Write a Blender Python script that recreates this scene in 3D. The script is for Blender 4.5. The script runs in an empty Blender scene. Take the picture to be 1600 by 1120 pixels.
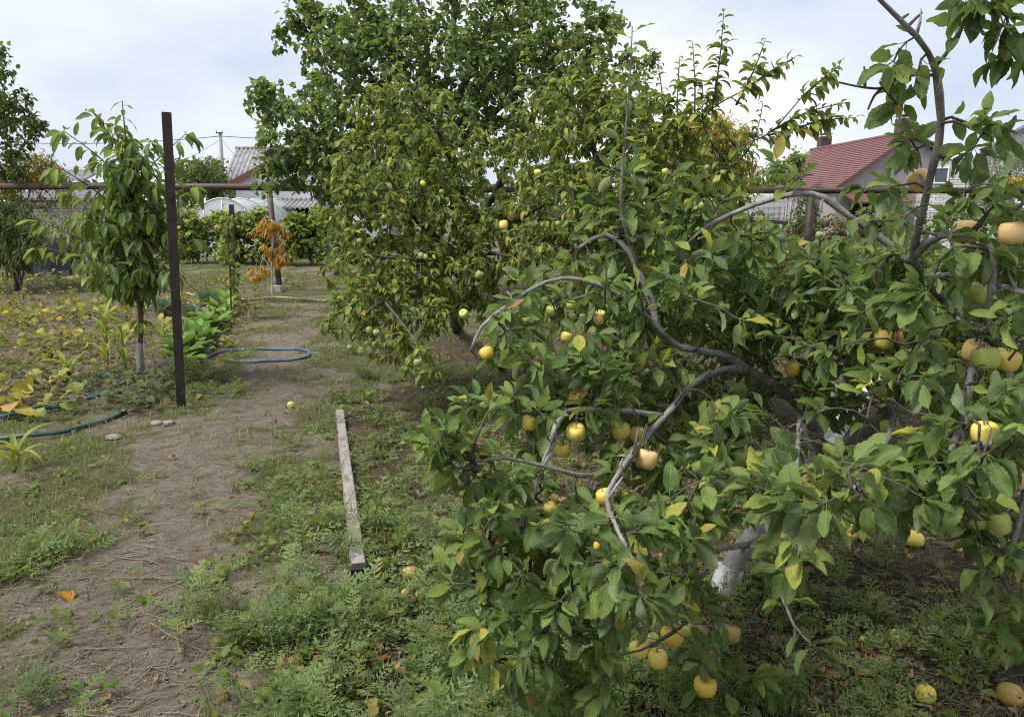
import bpy, math, random
import numpy as np
from mathutils import Vector, Matrix

random.seed(7)
rng = np.random.default_rng(7)
scene = bpy.context.scene
COL = scene.collection
R = math.radians

# ------------------------------------------------------------------ camera
CAM_H, PITCH, FPX = 1.6, R(11.4), 1200.0
cam_d = bpy.data.cameras.new('camera')
cam_d.sensor_width = 36.0
cam_d.lens = 36.0 * FPX / 1600.0
cam_d.clip_start = 0.05
cam_d.clip_end = 2000
cam = bpy.data.objects.new('camera', cam_d)
cam.location = (0, 0, CAM_H)
cam.rotation_euler = (math.pi / 2 - PITCH, 0, 0)
COL.objects.link(cam)
scene.camera = cam

# ------------------------------------------------------------------ world, sun, exposure
SUN_EL, SUN_AZ = R(58), R(-112)          # azimuth from +Y, negative = to the left
world = bpy.data.worlds.new('World')
scene.world = world
world.use_nodes = True
wn, wl = world.node_tree.nodes, world.node_tree.links
wn.clear()
w_out = wn.new('ShaderNodeOutputWorld')
sky = wn.new('ShaderNodeTexSky')
sky.sky_type = 'NISHITA'
sky.sun_disc = False
sky.sun_elevation = SUN_EL
sky.sun_rotation = SUN_AZ
sky.dust_density = 3.0
bg1 = wn.new('ShaderNodeBackground'); bg1.inputs[1].default_value = 0.055
wl.new(sky.outputs[0], bg1.inputs[0])
tc = wn.new('ShaderNodeTexCoord')
mp = wn.new('ShaderNodeMapping'); mp.inputs['Scale'].default_value = (1.0, 1.0, 2.2)
mp.inputs['Location'].default_value = (0.4, 0.3, 0.0)
wl.new(tc.outputs['Generated'], mp.inputs[0])
nz = wn.new('ShaderNodeTexNoise'); nz.inputs['Scale'].default_value = 1.9
nz.inputs['Detail'].default_value = 5; nz.inputs['Roughness'].default_value = 0.5
wl.new(mp.outputs[0], nz.inputs['Vector'])
cr = wn.new('ShaderNodeValToRGB')
cr.color_ramp.elements[0].position = 0.30; cr.color_ramp.elements[0].color = (0.52, 0.62, 0.78, 1)
cr.color_ramp.elements[1].position = 0.60; cr.color_ramp.elements[1].color = (0.96, 0.98, 1.0, 1)
wl.new(nz.outputs[0], cr.inputs[0])
bg2 = wn.new('ShaderNodeBackground'); bg2.inputs[1].default_value = 0.335
wl.new(cr.outputs[0], bg2.inputs[0])
mx = wn.new('ShaderNodeMixShader'); mx.inputs[0].default_value = 0.90
wl.new(bg1.outputs[0], mx.inputs[1]); wl.new(bg2.outputs[0], mx.inputs[2])
wl.new(mx.outputs[0], w_out.inputs[0])

sun_d = bpy.data.lights.new('sun', 'SUN')
sun_d.energy = 1.5
sun_d.angle = R(20)
sun_d.color = (1.0, 0.96, 0.90)
sun = bpy.data.objects.new('sun', sun_d)
sv = Vector((math.sin(SUN_AZ) * math.cos(SUN_EL), math.cos(SUN_AZ) * math.cos(SUN_EL), math.sin(SUN_EL)))
sun.rotation_euler = sv.to_track_quat('Z', 'Y').to_euler()
sun.location = (0, 0, 20)
COL.objects.link(sun)

scene.view_settings.view_transform = 'Standard'
scene.view_settings.look = 'None'
scene.view_settings.gamma = 1
scene.view_settings.exposure = 1.80
scene.view_settings.use_curve_mapping = False
scene.render.engine = 'CYCLES'
scene.cycles.use_denoising = False
scene.cycles.filter_width = 1.1
scene.cycles.max_bounces = 7
scene.cycles.transmission_bounces = 5
scene.cycles.transparent_max_bounces = 8

# ------------------------------------------------------------------ pixel <-> place helpers
cp, sp = math.cos(PITCH), math.sin(PITCH)
FWD, UPV, RGT = np.array([0, cp, -sp]), np.array([0, sp, cp]), np.array([1.0, 0, 0])

def P(px, py, d):
    """place seen in direction (px,py) of the photograph, d metres ahead"""
    v = FWD + (px - 800) / FPX * RGT - (py - 560) / FPX * UPV
    return np.array([0, 0, CAM_H]) + v * (d / v[1])

def G(px, py):
    v = FWD + (px - 800) / FPX * RGT - (py - 560) / FPX * UPV
    p = np.array([0, 0, CAM_H]) + v * (CAM_H / -v[2])
    p[2] = H(p[0], p[1])
    return p

def proj(p):
    p = np.atleast_2d(p) - np.array([0, 0, CAM_H])
    z = np.maximum(p @ FWD, 1e-3)
    return 800 + FPX * (p @ RGT) / z, 560 - FPX * (p @ UPV) / z, z

def H(x, y):
    x = np.asarray(x, float); y = np.asarray(y, float)
    h = 0.014 * np.sin(1.9 * x + 0.7 * y + 1) + 0.012 * np.sin(-1.3 * x + 2.3 * y) + 0.007 * np.sin(5.1 * x + 3.7 * y) + 0.006 * np.sin(-6.3 * x + 5.9 * y + 2)
    h += 0.0035 * np.sin(17 * x + 9 * y) + 0.0035 * np.sin(-13 * x + 19 * y + 1)
    return h * np.exp(-np.maximum(y - 8, 0) / 12)

def unit(v):
    v = np.asarray(v, float)
    return v / np.maximum(np.linalg.norm(v, axis=-1, keepdims=True), 1e-9)

def vnoise(x, y, s, seed=0):
    """cheap smooth value noise, 0..1"""
    r = np.random.default_rng(seed).random((64, 64))
    x = np.asarray(x) / s; y = np.asarray(y) / s
    xi, yi = np.floor(x).astype(int), np.floor(y).astype(int)
    fx, fy = x - xi, y - yi
    fx, fy = fx * fx * (3 - 2 * fx), fy * fy * (3 - 2 * fy)
    g = lambda a, b: r[a % 64, b % 64]
    return (g(xi, yi) * (1 - fx) + g(xi + 1, yi) * fx) * (1 - fy) + (g(xi, yi + 1) * (1 - fx) + g(xi + 1, yi + 1) * fx) * fy

# ------------------------------------------------------------------ mesh building
class MB:
    def __init__(s):
        s.v, s.f3, s.f4, s.t, s.uv, s.n = [], [], [], [], [], 0
        s.m3, s.m4 = [], []
    def add(s, v, quads=None, tris=None, tint=None, uv=None, mi=0):
        v = np.asarray(v, float).reshape(-1, 3)
        k = len(v)
        s.v.append(v)
        s.t.append(np.broadcast_to(np.asarray(0.0 if tint is None else tint, float), (k,)))
        s.uv.append(np.zeros((k, 2)) if uv is None else np.asarray(uv, float).reshape(-1, 2))
        if quads is not None and len(quads):
            q = np.asarray(quads, int).reshape(-1, 4) + s.n; s.f4.append(q); s.m4.append(np.full(len(q), mi))
        if tris is not None and len(tris):
            q = np.asarray(tris, int).reshape(-1, 3) + s.n; s.f3.append(q); s.m3.append(np.full(len(q), mi))
        s.n += k
        return s
    def mesh(s, name, mats, smooth=True):
        me = bpy.data.meshes.new(name)
        v = np.concatenate(s.v); t = np.concatenate(s.t); uv = np.concatenate(s.uv)
        f4 = np.concatenate(s.f4) if s.f4 else np.zeros((0, 4), int)
        f3 = np.concatenate(s.f3) if s.f3 else np.zeros((0, 3), int)
        mi = np.concatenate(s.m4 + s.m3) if (s.m4 or s.m3) else np.zeros(0, int)
        li = np.concatenate([f4.ravel(), f3.ravel()])
        ls = np.concatenate([np.arange(len(f4)) * 4, len(f4) * 4 + np.arange(len(f3)) * 3])
        me.vertices.add(len(v)); me.vertices.foreach_set('co', v.astype(np.float32).ravel())
        me.loops.add(len(li)); me.loops.foreach_set('vertex_index', li.astype(np.int32))
        me.polygons.add(len(ls)); me.polygons.foreach_set('loop_start', ls.astype(np.int32))
        me.polygons.foreach_set('material_index', mi.astype(np.int32))
        me.polygons.foreach_set('use_smooth', np.full(len(ls), smooth))
        u = me.uv_layers.new(name='UVMap'); u.data.foreach_set('uv', uv[li].astype(np.float32).ravel())
        a = me.attributes.new('tint', 'FLOAT', 'POINT'); a.data.foreach_set('value', t.astype(np.float32))
        me.update(calc_edges=True); me.validate()
        for m in (mats if isinstance(mats, (list, tuple)) else [mats]):
            me.materials.append(m)
        return me
    def build(s, name, mats, parent=None, smooth=True, loc=None):
        """parent: an empty at its own place; the vertices are given in world coordinates"""
        off = np.array(parent.location if parent is not None and loc is None else (loc if loc is not None else (0, 0, 0)), float)
        if parent is not None and parent.parent is not None and loc is None:
            off = off + np.array(parent.parent.location)
        if parent is not None and parent.type == 'MESH' and loc is None:
            pass
        s.v = [v - off for v in s.v]
        o = bpy.data.objects.new(name, s.mesh(name, mats, smooth))
        COL.objects.link(o)
        if parent is not None: o.parent = parent
        if loc is not None and parent is None: o.location = loc
        return o

def tag(o, label=None, cat=None, group=None, kind=None):
    if label: o['label'] = label
    if cat: o['category'] = cat
    if group: o['group'] = group
    if kind: o['kind'] = kind
    return o

def thing(name, loc, label, cat, group=None):
    o = bpy.data.objects.new(name, None)
    o.empty_display_size = 0.1
    o.location = tuple(float(c) for c in loc)
    COL.objects.link(o)
    return tag(o, label, cat, group)

def inst(name, me, parent, M=None, loc=None):
    o = bpy.data.objects.new(name, me)
    COL.objects.link(o)
    if parent is not None: o.parent = parent
    if M is not None: o.matrix_local = M
    if loc is not None: o.location = tuple(float(c) for c in loc)
    return o

def box(x0, x1, y0, y1, z0, z1):
    v = np.array([(x, y, z) for z in (z0, z1) for y in (y0, y1) for x in (x0, x1)], float)
    q = [(0, 2, 3, 1), (4, 5, 7, 6), (0, 1, 5, 4), (2, 6, 7, 3), (0, 4, 6, 2), (1, 3, 7, 5)]
    return v, q

def obox(c, ax, ay, az, sx, sy, sz):
    """oriented box about centre c with unit axes and full sizes"""
    v, q = box(-sx / 2, sx / 2, -sy / 2, sy / 2, -sz / 2, sz / 2)
    A = np.array([ax, ay, az])
    return v @ A + np.asarray(c), q

def tube(pts, rad, sides=6, cap=True):
    pts = np.asarray(pts, float); n = len(pts)
    rad = np.broadcast_to(np.asarray(rad, float), (n,))
    tg = unit(np.gradient(pts, axis=0))
    mean = np.abs(tg).mean(0); ref = np.eye(3)[int(np.argmin(mean))]
    a = unit(np.cross(tg, ref)); b = np.cross(tg, a)
    th = np.linspace(0, 2 * math.pi, sides, endpoint=False)
    ring = np.cos(th)[None, :, None] * a[:, None] + np.sin(th)[None, :, None] * b[:, None]
    v = (pts[:, None] + ring * rad[:, None, None]).reshape(-1, 3)
    i = np.arange(n - 1)[:, None] * sides; j = np.arange(sides)[None]; k = (j + 1) % sides
    q = np.stack([i + j, i + k, i + sides + k, i + sides + j], -1).reshape(-1, 4)
    tris = []
    if cap:
        v = np.vstack([v, pts[0], pts[-1]])
        c0, c1 = n * sides, n * sides + 1
        for m in range(sides):
            tris.append((c0, (m + 1) % sides, m)); tris.append((c1, (n - 1) * sides + m, (n - 1) * sides + (m + 1) % sides))
    L = np.concatenate([[0], np.cumsum(np.linalg.norm(np.diff(pts, axis=0), axis=1))])
    uv = np.stack(np.meshgrid(np.arange(sides) / sides, L, indexing='xy'), -1).reshape(-1, 2)
    if cap: uv = np.vstack([uv, [0, 0], [0, 0]])
    return v, q, np.array(tris).reshape(-1, 3), uv

def add_tube(mb, pts, rad, sides=6, tint=None, cap=True, mi=0):
    v, q, t, uv = tube(pts, rad, sides, cap)
    return mb.add(v, q, t, tint, uv, mi)

def spline(pts, step=0.06, nmin=4):
    """Catmull-Rom through pts"""
    p = np.asarray(pts, float)
    if len(p) < 3:
        n = max(nmin, int(np.linalg.norm(p[-1] - p[0]) / step)); t = np.linspace(0, 1, n)[:, None]
        return p[0] * (1 - t) + p[-1] * t
    e = np.vstack([2 * p[0] - p[1], p, 2 * p[-1] - p[-2]])
    out = []
    for i in range(1, len(e) - 2):
        n = max(2, int(np.linalg.norm(e[i + 1] - e[i]) / step)); t = np.linspace(0, 1, n, endpoint=False)[:, None]
        a, b, c, d = e[i - 1], e[i], e[i + 1], e[i + 2]
        out.append(0.5 * (2 * b + (c - a) * t + (2 * a - 5 * b + 4 * c - d) * t ** 2 + (3 * b - a - 3 * c + d) * t ** 3))
    return np.vstack(out + [p[-1:]])

def lathe(prof, sides=16):
    prof = np.asarray(prof, float); n = len(prof)
    th = np.linspace(0, 2 * math.pi, sides, endpoint=False)
    v = np.stack([prof[:, 0, None] * np.cos(th), prof[:, 0, None] * np.sin(th), np.repeat(prof[:, 1, None], sides, 1)], -1).reshape(-1, 3)
    i = np.arange(n - 1)[:, None] * sides; j = np.arange(sides)[None]; k = (j + 1) % sides
    q = np.stack([i + j, i + k, i + sides + k, i + sides + j], -1).reshape(-1, 4)
    return v, q

# ------------------------------------------------------------------ materials
class NT:
    def __init__(s, name):
        s.m = bpy.data.materials.new(name); s.m.use_nodes = True
        s.n, s.l = s.m.node_tree.nodes, s.m.node_tree.links
        s.n.clear()
        s.out = s.n.new('ShaderNodeOutputMaterial')
    def node(s, kind, **kw):
        x = s.n.new('ShaderNode' + kind)
        for k, v in kw.items(): setattr(x, k, v)
        return x
    def link(s, a, b): s.l.new(a, b)
    def noise(s, scale, detail=4, vec=None, rough=0.55, dist=0.0):
        x = s.node('TexNoise'); x.inputs['Scale'].default_value = scale; x.inputs['Detail'].default_value = detail
        x.inputs['Roughness'].default_value = rough; x.inputs['Distortion'].default_value = dist
        if vec is None:
            t = s.node('TexCoord'); vec = t.outputs['Object']
        s.link(vec, x.inputs['Vector'])
        return x.outputs[0]
    def ramp(s, fac, stops, interp='LINEAR'):
        x = s.node('ValToRGB'); x.color_ramp.interpolation = interp
        e = x.color_ramp.elements
        while len(e) < len(stops): e.new(0.5)
        for i, (p, c) in enumerate(stops):
            e[i].position = p; e[i].color = tuple(c) + (1,) if len(c) == 3 else c
        s.link(fac, x.inputs[0])
        return x.outputs[0]
    def val(s, fac, stops):
        return s.ramp(fac, [(p, (c, c, c)) for p, c in stops])
    def mix(s, fac, a, b, mode='MIX'):
        x = s.node('Mix', data_type='RGBA', blend_type=mode)
        for sock, val in ((x.inputs[0], fac), (x.inputs[6], a), (x.inputs[7], b)):
            if hasattr(val, 'is_output'): s.link(val, sock)
            elif isinstance(val, (int, float)): sock.default_value = val
            else: sock.default_value = tuple(val) + (1,)
        return x.outputs[2]
    def math(s, op, a, b=0.0):
        x = s.node('Math', operation=op)
        for sock, val in ((x.inputs[0], a), (x.inputs[1], b)):
            if hasattr(val, 'is_output'): s.link(val, sock)
            else: sock.default_value = val
        return x.outputs[0]
    def attr(s, name):
        x = s.node('Attribute'); x.attribute_name = name
        return x
    def bsdf(s, col, rough=0.6, spec=0.3, metal=0.0):
        x = s.node('BsdfPrincipled')
        for sock, val in ((x.inputs['Base Color'], col), (x.inputs['Roughness'], rough)):
            if hasattr(val, 'is_output'): s.link(val, sock)
            elif isinstance(val, (int, float)): sock.default_value = val
            else: sock.default_value = tuple(val) + (1,)
        x.inputs['Specular IOR Level'].default_value = spec
        x.inputs['Metallic'].default_value = metal
        return x
    def bump(s, h, bs, strength=0.4, dist=0.01):
        x = s.node('Bump'); x.inputs['Strength'].default_value = strength; x.inputs['Distance'].default_value = dist
        s.link(h, x.inputs['Height']); s.link(x.outputs[0], bs.inputs['Normal'])
    def done(s, sh):
        s.link(sh.outputs[0] if hasattr(sh, 'outputs') else sh, s.out.inputs[0])
        return s.m

def leaf_mat(name, stops, under=(0.16, 0.20, 0.12), trans=0.36, tcol=(0.32, 0.42, 0.06), rough=0.46, spec=0.26, veins=True, spots=0.0):
    """two-sided leaf; stops: colours along the per-leaf tint 0..1"""
    t = NT(name)
    oi = t.node('ObjectInfo'); at = t.attr('tint')
    tint = t.math('FRACT', t.math('ADD', at.outputs['Fac'], oi.outputs['Random']))
    col = t.ramp(tint, stops)
    uvn = t.node('UVMap'); sep = t.node('SeparateXYZ'); t.link(uvn.outputs[0], sep.inputs[0])
    hgt = None
    if veins:
        a = t.math('ABSOLUTE', t.math('SUBTRACT', sep.outputs[0], 0.5))
        mid = t.val(a, [(0.012, 1.0), (0.035, 0.0)])
        w = t.math('SINE', t.math('MULTIPLY', t.math('SUBTRACT', sep.outputs[1], t.math('MULTIPLY', a, 0.9)), 52.0))
        side = t.val(w, [(0.80, 0.0), (1.0, 0.55)])
        v = t.math('MAXIMUM', mid, side)
        col = t.mix(t.math('MULTIPLY', v, 0.5), col, (0.26, 0.32, 0.12))
        hgt = v
    # blotches differing from leaf to leaf
    cmb = t.node('CombineXYZ'); t.link(sep.outputs[0], cmb.inputs[0]); t.link(sep.outputs[1], cmb.inputs[1])
    t.link(t.math('MULTIPLY', tint, 37.0), cmb.inputs[2])
    n1 = t.noise(3.0, 3, cmb.outputs[0])
    col = t.mix(t.val(n1, [(0.35, 0.0), (0.7, 0.5)]), col, t.mix(0.5, col, (0.14, 0.15, 0.03)))
    if spots > 0:
        n2 = t.noise(14.0, 2, cmb.outputs[0])
        col = t.mix(t.val(n2, [(0.66, 0.0), (0.70, spots)]), col, (0.045, 0.035, 0.015))
    ed = t.math('ABSOLUTE', t.math('SUBTRACT', sep.outputs[0], 0.5))
    ed = t.math('ADD', t.math('MULTIPLY', ed, 1.1), t.math('ADD', t.math('MULTIPLY', n1, 0.9), t.math('MULTIPLY', t.math('FRACT', t.math('MULTIPLY', tint, 13.7)), 0.35)))
    col = t.mix(t.val(ed, [(1.12, 0.0), (1.2, 0.8)]), col, (0.13, 0.085, 0.035))
    geo = t.node('NewGeometry')
    col2 = t.mix(geo.outputs['Backfacing'], col, t.mix(0.55, col, under))
    b = t.bsdf(col2, rough, spec)
    if hgt is not None:
        n3 = t.noise(9.0, 2, cmb.outputs[0])
        t.bump(t.math('ADD', t.math('MULTIPLY', hgt, -0.5), n3), b, 0.35, 0.006)
    tr = t.node('BsdfTranslucent')
    t.link(t.mix(0.6, col, tcol), tr.inputs[0])
    ms = t.node('MixShader'); ms.inputs[0].default_value = trans
    t.link(b.outputs[0], ms.inputs[1]); t.link(tr.outputs[0], ms.inputs[2])
    return t.done(ms)

def bark_mat(name, dark, light, scale=18.0, rough=0.8, lichen=None):
    t = NT(name)
    tcx = t.node('TexCoord'); mpn = t.node('Mapping'); mpn.inputs['Scale'].default_value = (1, 1, 1)
    t.link(tcx.outputs['Object'], mpn.inputs[0])
    n = t.noise(scale, 6, mpn.outputs[0], 0.65); n2 = t.noise(scale * 4, 4, mpn.outputs[0], 0.7)
    col = t.ramp(n, [(0.3, dark), (0.7, light)])
    if lichen:
        col = t.mix(t.val(t.noise(scale * 0.5, 5, mpn.outputs[0]), [(0.55, 0.0), (0.66, 0.8)]), col, lichen)
    col = t.mix(t.val(n2, [(0.45, 0.0), (0.7, 0.6)]), col, tuple(c * 0.5 for c in dark))
    b = t.bsdf(col, rough, 0.25)
    t.bump(t.math('ADD', n, t.math('MULTIPLY', n2, 0.6)), b, 0.6, 0.008)
    return t.done(b)

def plain(name, col, rough=0.6, spec=0.3, metal=0.0, var=0.25, scale=8.0, bump=0.0, dirt=None):
    t = NT(name)
    n = t.noise(scale, 6)
    c = t.mix(t.val(n, [(0.3, 0.0), (0.7, 1.0)]), tuple(x * (1 - var) for x in col), tuple(min(1, x * (1 + var * 0.6)) for x in col))
    if dirt:
        c = t.mix(t.val(t.noise(scale * 0.35, 7, None, 0.7), [(0.48, 0.0), (0.68, 0.75)]), c, dirt)
    b = t.bsdf(c, t.val(n, [(0.2, max(0.05, rough - 0.12)), (0.8, min(1, rough + 0.12))]), spec, metal)
    if bump: t.bump(t.noise(scale * 5, 4), b, bump, 0.01)
    return t.done(b)

APPLE_LEAF = leaf_mat('apple_leaf', [(0, (0.058, 0.108, 0.032)), (0.35, (0.093, 0.161, 0.042)), (0.7, (0.146, 0.220, 0.055)), (0.93, (0.222, 0.291, 0.055)), (0.965, (0.443, 0.403, 0.062)), (1, (0.277, 0.163, 0.062))],
                      under=(0.20, 0.25, 0.16), spots=0.9, tcol=(0.22, 0.32, 0.06))
MID_LEAF = leaf_mat('orchard_leaf', [(0, (0.073, 0.118, 0.025)), (0.4, (0.129, 0.191, 0.034)), (0.75, (0.228, 0.283, 0.045)), (0.93, (0.353, 0.344, 0.051)), (0.97, (0.500, 0.359, 0.063)), (1, (0.324, 0.166, 0.057))],
                    under=(0.19, 0.23, 0.14), veins=True, trans=0.33)
PEAR_LEAF = leaf_mat('pear_leaf', [(0, (0.052, 0.102, 0.036)), (0.5, (0.090, 0.165, 0.051)), (0.88, (0.165, 0.255, 0.069)), (0.97, (0.264, 0.329, 0.092)), (1, (0.576, 0.412, 0.092))], under=(0.14, 0.18, 0.12), veins=False, rough=0.40, spec=0.35)
CHERRY_LEAF = leaf_mat('cherry_leaf', [(0, (0.040, 0.086, 0.032)), (0.45, (0.078, 0.149, 0.039)), (0.8, (0.172, 0.241, 0.046)), (1, (0.299, 0.356, 0.057))], under=(0.15, 0.20, 0.10), trans=0.35)
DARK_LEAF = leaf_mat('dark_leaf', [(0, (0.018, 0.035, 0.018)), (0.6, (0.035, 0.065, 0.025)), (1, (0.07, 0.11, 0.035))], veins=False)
VINE_LEAF = leaf_mat('vine_leaf', [(0, (0.056, 0.112, 0.027)), (0.5, (0.125, 0.200, 0.037)), (0.85, (0.300, 0.338, 0.056)), (1, (0.500, 0.413, 0.075))], veins=False, trans=0.35)
ORANGE_LEAF = leaf_mat('orange_leaf', [(0, (0.42, 0.17, 0.025)), (0.5, (0.50, 0.27, 0.035)), (1, (0.38, 0.34, 0.06))], under=(0.4, 0.25, 0.06), tcol=(0.6, 0.35, 0.04), veins=False)
GOLD_LEAF = leaf_mat('golden_leaf', [(0, (0.150, 0.193, 0.030)), (0.4, (0.330, 0.317, 0.042)), (0.75, (0.600, 0.400, 0.048)), (1, (0.600, 0.235, 0.048))], veins=False, tcol=(0.4, 0.3, 0.05))
RUST_LEAF = leaf_mat('rusty_leaf', [(0, (0.07, 0.075, 0.025)), (0.4, (0.14, 0.08, 0.035)), (0.75, (0.22, 0.10, 0.05)), (1, (0.20, 0.045, 0.03))], veins=False)
GREY_LEAF = leaf_mat('greygreen_leaf', [(0, (0.09, 0.11, 0.07)), (0.6, (0.15, 0.18, 0.11)), (1, (0.24, 0.26, 0.16))], under=(0.28, 0.3, 0.25), veins=False)
WEED_LEAF = leaf_mat('weed_leaf', [(0, (0.055, 0.106, 0.019)), (0.45, (0.110, 0.187, 0.029)), (0.85, (0.200, 0.277, 0.039)), (0.96, (0.276, 0.298, 0.054)), (1, (0.414, 0.270, 0.054))], veins=False, trans=0.3, rough=0.6, spec=0.15)
BLUE_WEED = leaf_mat('bluish_weed_leaf', [(0, (0.039, 0.083, 0.050)), (0.6, (0.072, 0.132, 0.061)), (1, (0.121, 0.187, 0.088))], veins=False, rough=0.6, spec=0.15)
GRASS = leaf_mat('grass_blade', [(0, (0.05, 0.085, 0.022)), (0.42, (0.095, 0.14, 0.035)), (0.60, (0.16, 0.18, 0.055)), (0.66, (0.30, 0.25, 0.13)), (1, (0.22, 0.165, 0.10))], veins=False, rough=0.6, spec=0.25)
CORN_LEAF = leaf_mat('corn_leaf', [(0, (0.16, 0.24, 0.03)), (0.6, (0.27, 0.35, 0.04)), (1, (0.42, 0.40, 0.08))], under=(0.3, 0.35, 0.1), veins=False, trans=0.4, tcol=(0.4, 0.45, 0.04))
CABB_LEAF = leaf_mat('cabbage_leaf', [(0, (0.06, 0.11, 0.09)), (1, (0.12, 0.19, 0.15))], under=(0.2, 0.27, 0.23), trans=0.15)
CHARD_LEAF = leaf_mat('chard_leaf', [(0, (0.060, 0.144, 0.026)), (0.6, (0.108, 0.240, 0.036)), (1, (0.192, 0.312, 0.048))], trans=0.25)
SQUASH_LEAF = leaf_mat('squash_leaf', [(0, (0.12, 0.17, 0.03)), (0.4, (0.26, 0.28, 0.05)), (0.8, (0.42, 0.36, 0.06)), (1, (0.45, 0.24, 0.05))], trans=0.3, tcol=(0.5, 0.4, 0.05))
STRAW_LEAF = leaf_mat('strawberry_leaf', [(0, (0.03, 0.055, 0.03)), (0.5, (0.065, 0.095, 0.055)), (0.8, (0.10, 0.11, 0.07)), (1, (0.13, 0.06, 0.035))], veins=False)
DRY_LEAF = leaf_mat('dry_leaf', [(0, (0.13, 0.075, 0.04)), (0.6, (0.24, 0.15, 0.09)), (1, (0.33, 0.22, 0.13))], under=(0.3, 0.2, 0.12), veins=False, trans=0.1, rough=0.8, spec=0.1)

APPLE_BARK = bark_mat('apple_bark', (0.12, 0.108, 0.102), (0.35, 0.335, 0.325), 22, lichen=(0.30, 0.30, 0.26))
TWIG_BARK = bark_mat('twig_bark', (0.05, 0.042, 0.038), (0.15, 0.135, 0.12), 40)
BROWN_BARK = bark_mat('young_bark', (0.06, 0.03, 0.025), (0.16, 0.10, 0.085), 30)
WHITEWASH = bark_mat('whitewashed_bark', (0.30, 0.30, 0.30), (0.72, 0.74, 0.76), 26)

# soil with straw, turf and litter: the masks are vertex attributes of what grows where
def ground_mat():
    t = NT('garden_soil')
    tcx = t.node('TexCoord'); vec = tcx.outputs['Object']
    big = t.noise(1.3, 6, vec, 0.6); med = t.noise(11, 8, vec, 0.7); fine = t.noise(85, 5, vec, 0.7)
    soil = t.ramp(med, [(0.25, (0.105, 0.084, 0.064)), (0.5, (0.175, 0.145, 0.115)), (0.75, (0.25, 0.212, 0.172))])
    turf = t.ramp(fine, [(0.3, (0.055, 0.055, 0.026)), (0.55, (0.105, 0.105, 0.048)), (0.75, (0.18, 0.155, 0.095))])
    litter = t.ramp(med, [(0.3, (0.035, 0.026, 0.020)), (0.55, (0.080, 0.057, 0.042)), (0.78, (0.135, 0.10, 0.072))])  # brown leaf litter, its colour deepened to add shade under the crowns
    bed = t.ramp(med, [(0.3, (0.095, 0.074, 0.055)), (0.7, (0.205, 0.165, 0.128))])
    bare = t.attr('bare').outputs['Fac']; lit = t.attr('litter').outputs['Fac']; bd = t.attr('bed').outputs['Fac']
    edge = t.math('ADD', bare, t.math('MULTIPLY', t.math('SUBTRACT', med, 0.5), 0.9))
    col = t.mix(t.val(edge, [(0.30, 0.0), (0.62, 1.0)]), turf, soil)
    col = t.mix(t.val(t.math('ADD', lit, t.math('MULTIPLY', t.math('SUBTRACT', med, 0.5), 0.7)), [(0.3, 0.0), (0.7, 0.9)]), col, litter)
    col = t.mix(bd, col, bed)
    col = t.mix(t.val(fine, [(0.30, 0.45), (0.45, 0.0)]), col, (0.055, 0.042, 0.032))
    b = t.bsdf(col, 0.95, 0.1)
    t.bump(t.math('ADD', t.math('MULTIPLY', fine, 0.8), med), b, 0.9, 0.03)
    return t.done(b)

GROUND = ground_mat()
STEM = plain('dry_straw', (0.215, 0.172, 0.128), 0.8, 0.15, var=0.5, scale=3)
STICK = plain('dead_twig', (0.20, 0.155, 0.115), 0.85, 0.15, var=0.4, scale=6)
GSTEM = plain('green_stem', (0.10, 0.13, 0.05), 0.6, 0.2, var=0.3)

# ------------------------------------------------------------------ ground
PATH_PX = [(150, 1180), (185, 1060), (225, 950), (265, 840), (300, 770), (345, 690), (395, 625), (430, 570), (458, 510), (470, 450), (480, 415)]
PATH = np.array([G(*p)[:2] for p in PATH_PX])
PATH_W = np.interp(np.arange(len(PATH)), [0, 2, 5, 7, 8, 10], [0.42, 0.38, 0.36, 0.36, 0.40, 0.5])

def path_dist(x, y):
    """distance to the trodden path over its half-width"""
    x = np.asarray(x, float); y = np.asarray(y, float)
    best = np.full(x.shape, 9.0)
    for i in range(len(PATH) - 1):
        a, b = PATH[i], PATH[i + 1]; d = b - a
        t = np.clip(((x - a[0]) * d[0] + (y - a[1]) * d[1]) / (d @ d), 0, 1)
        dist = np.hypot(x - a[0] - t * d[0], y - a[1] - t * d[1]) / (PATH_W[i] * (1 - t) + PATH_W[i + 1] * t)
        best = np.minimum(best, dist)
    return best

def m_bare(x, y):
    pd = path_dist(x, y) + (vnoise(x, y, 0.35, 3) - 0.5) * 0.9 + (vnoise(x, y, 0.12, 4) - 0.5) * 0.4
    patch = np.clip((vnoise(x, y, 0.42, 51) * .7 + vnoise(x, y, 0.15, 52) * .4 - .56) * 4, 0, .8)
    core = np.clip(1.35 - pd * 0.85, 0, 1)
    core = core * np.clip(1.0 - (y - 6.2) * .16 * (.4 + vnoise(x, y, .5, 55)), .35, 1)
    core = core * (1 - .75 * np.clip((vnoise(x, y, .33, 56) * .7 + vnoise(x, y, .12, 57) * .4 - .66) * 5, 0, 1))
    return np.maximum(core, patch)
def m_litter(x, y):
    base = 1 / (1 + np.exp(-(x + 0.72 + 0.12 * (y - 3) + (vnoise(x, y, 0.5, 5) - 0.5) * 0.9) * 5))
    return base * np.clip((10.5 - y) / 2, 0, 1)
def m_bed(x, y):
    e = lambda v, a, w: 1 / (1 + np.exp(-(v - a) / w))
    edge = -2.45 - 0.27 * (y - 6)
    return e(-x, -edge, 0.10) * e(y, 6.15 + 0.10 * (x + 3), 0.15) * (1 - e(y, 14.3, 0.4))

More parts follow.
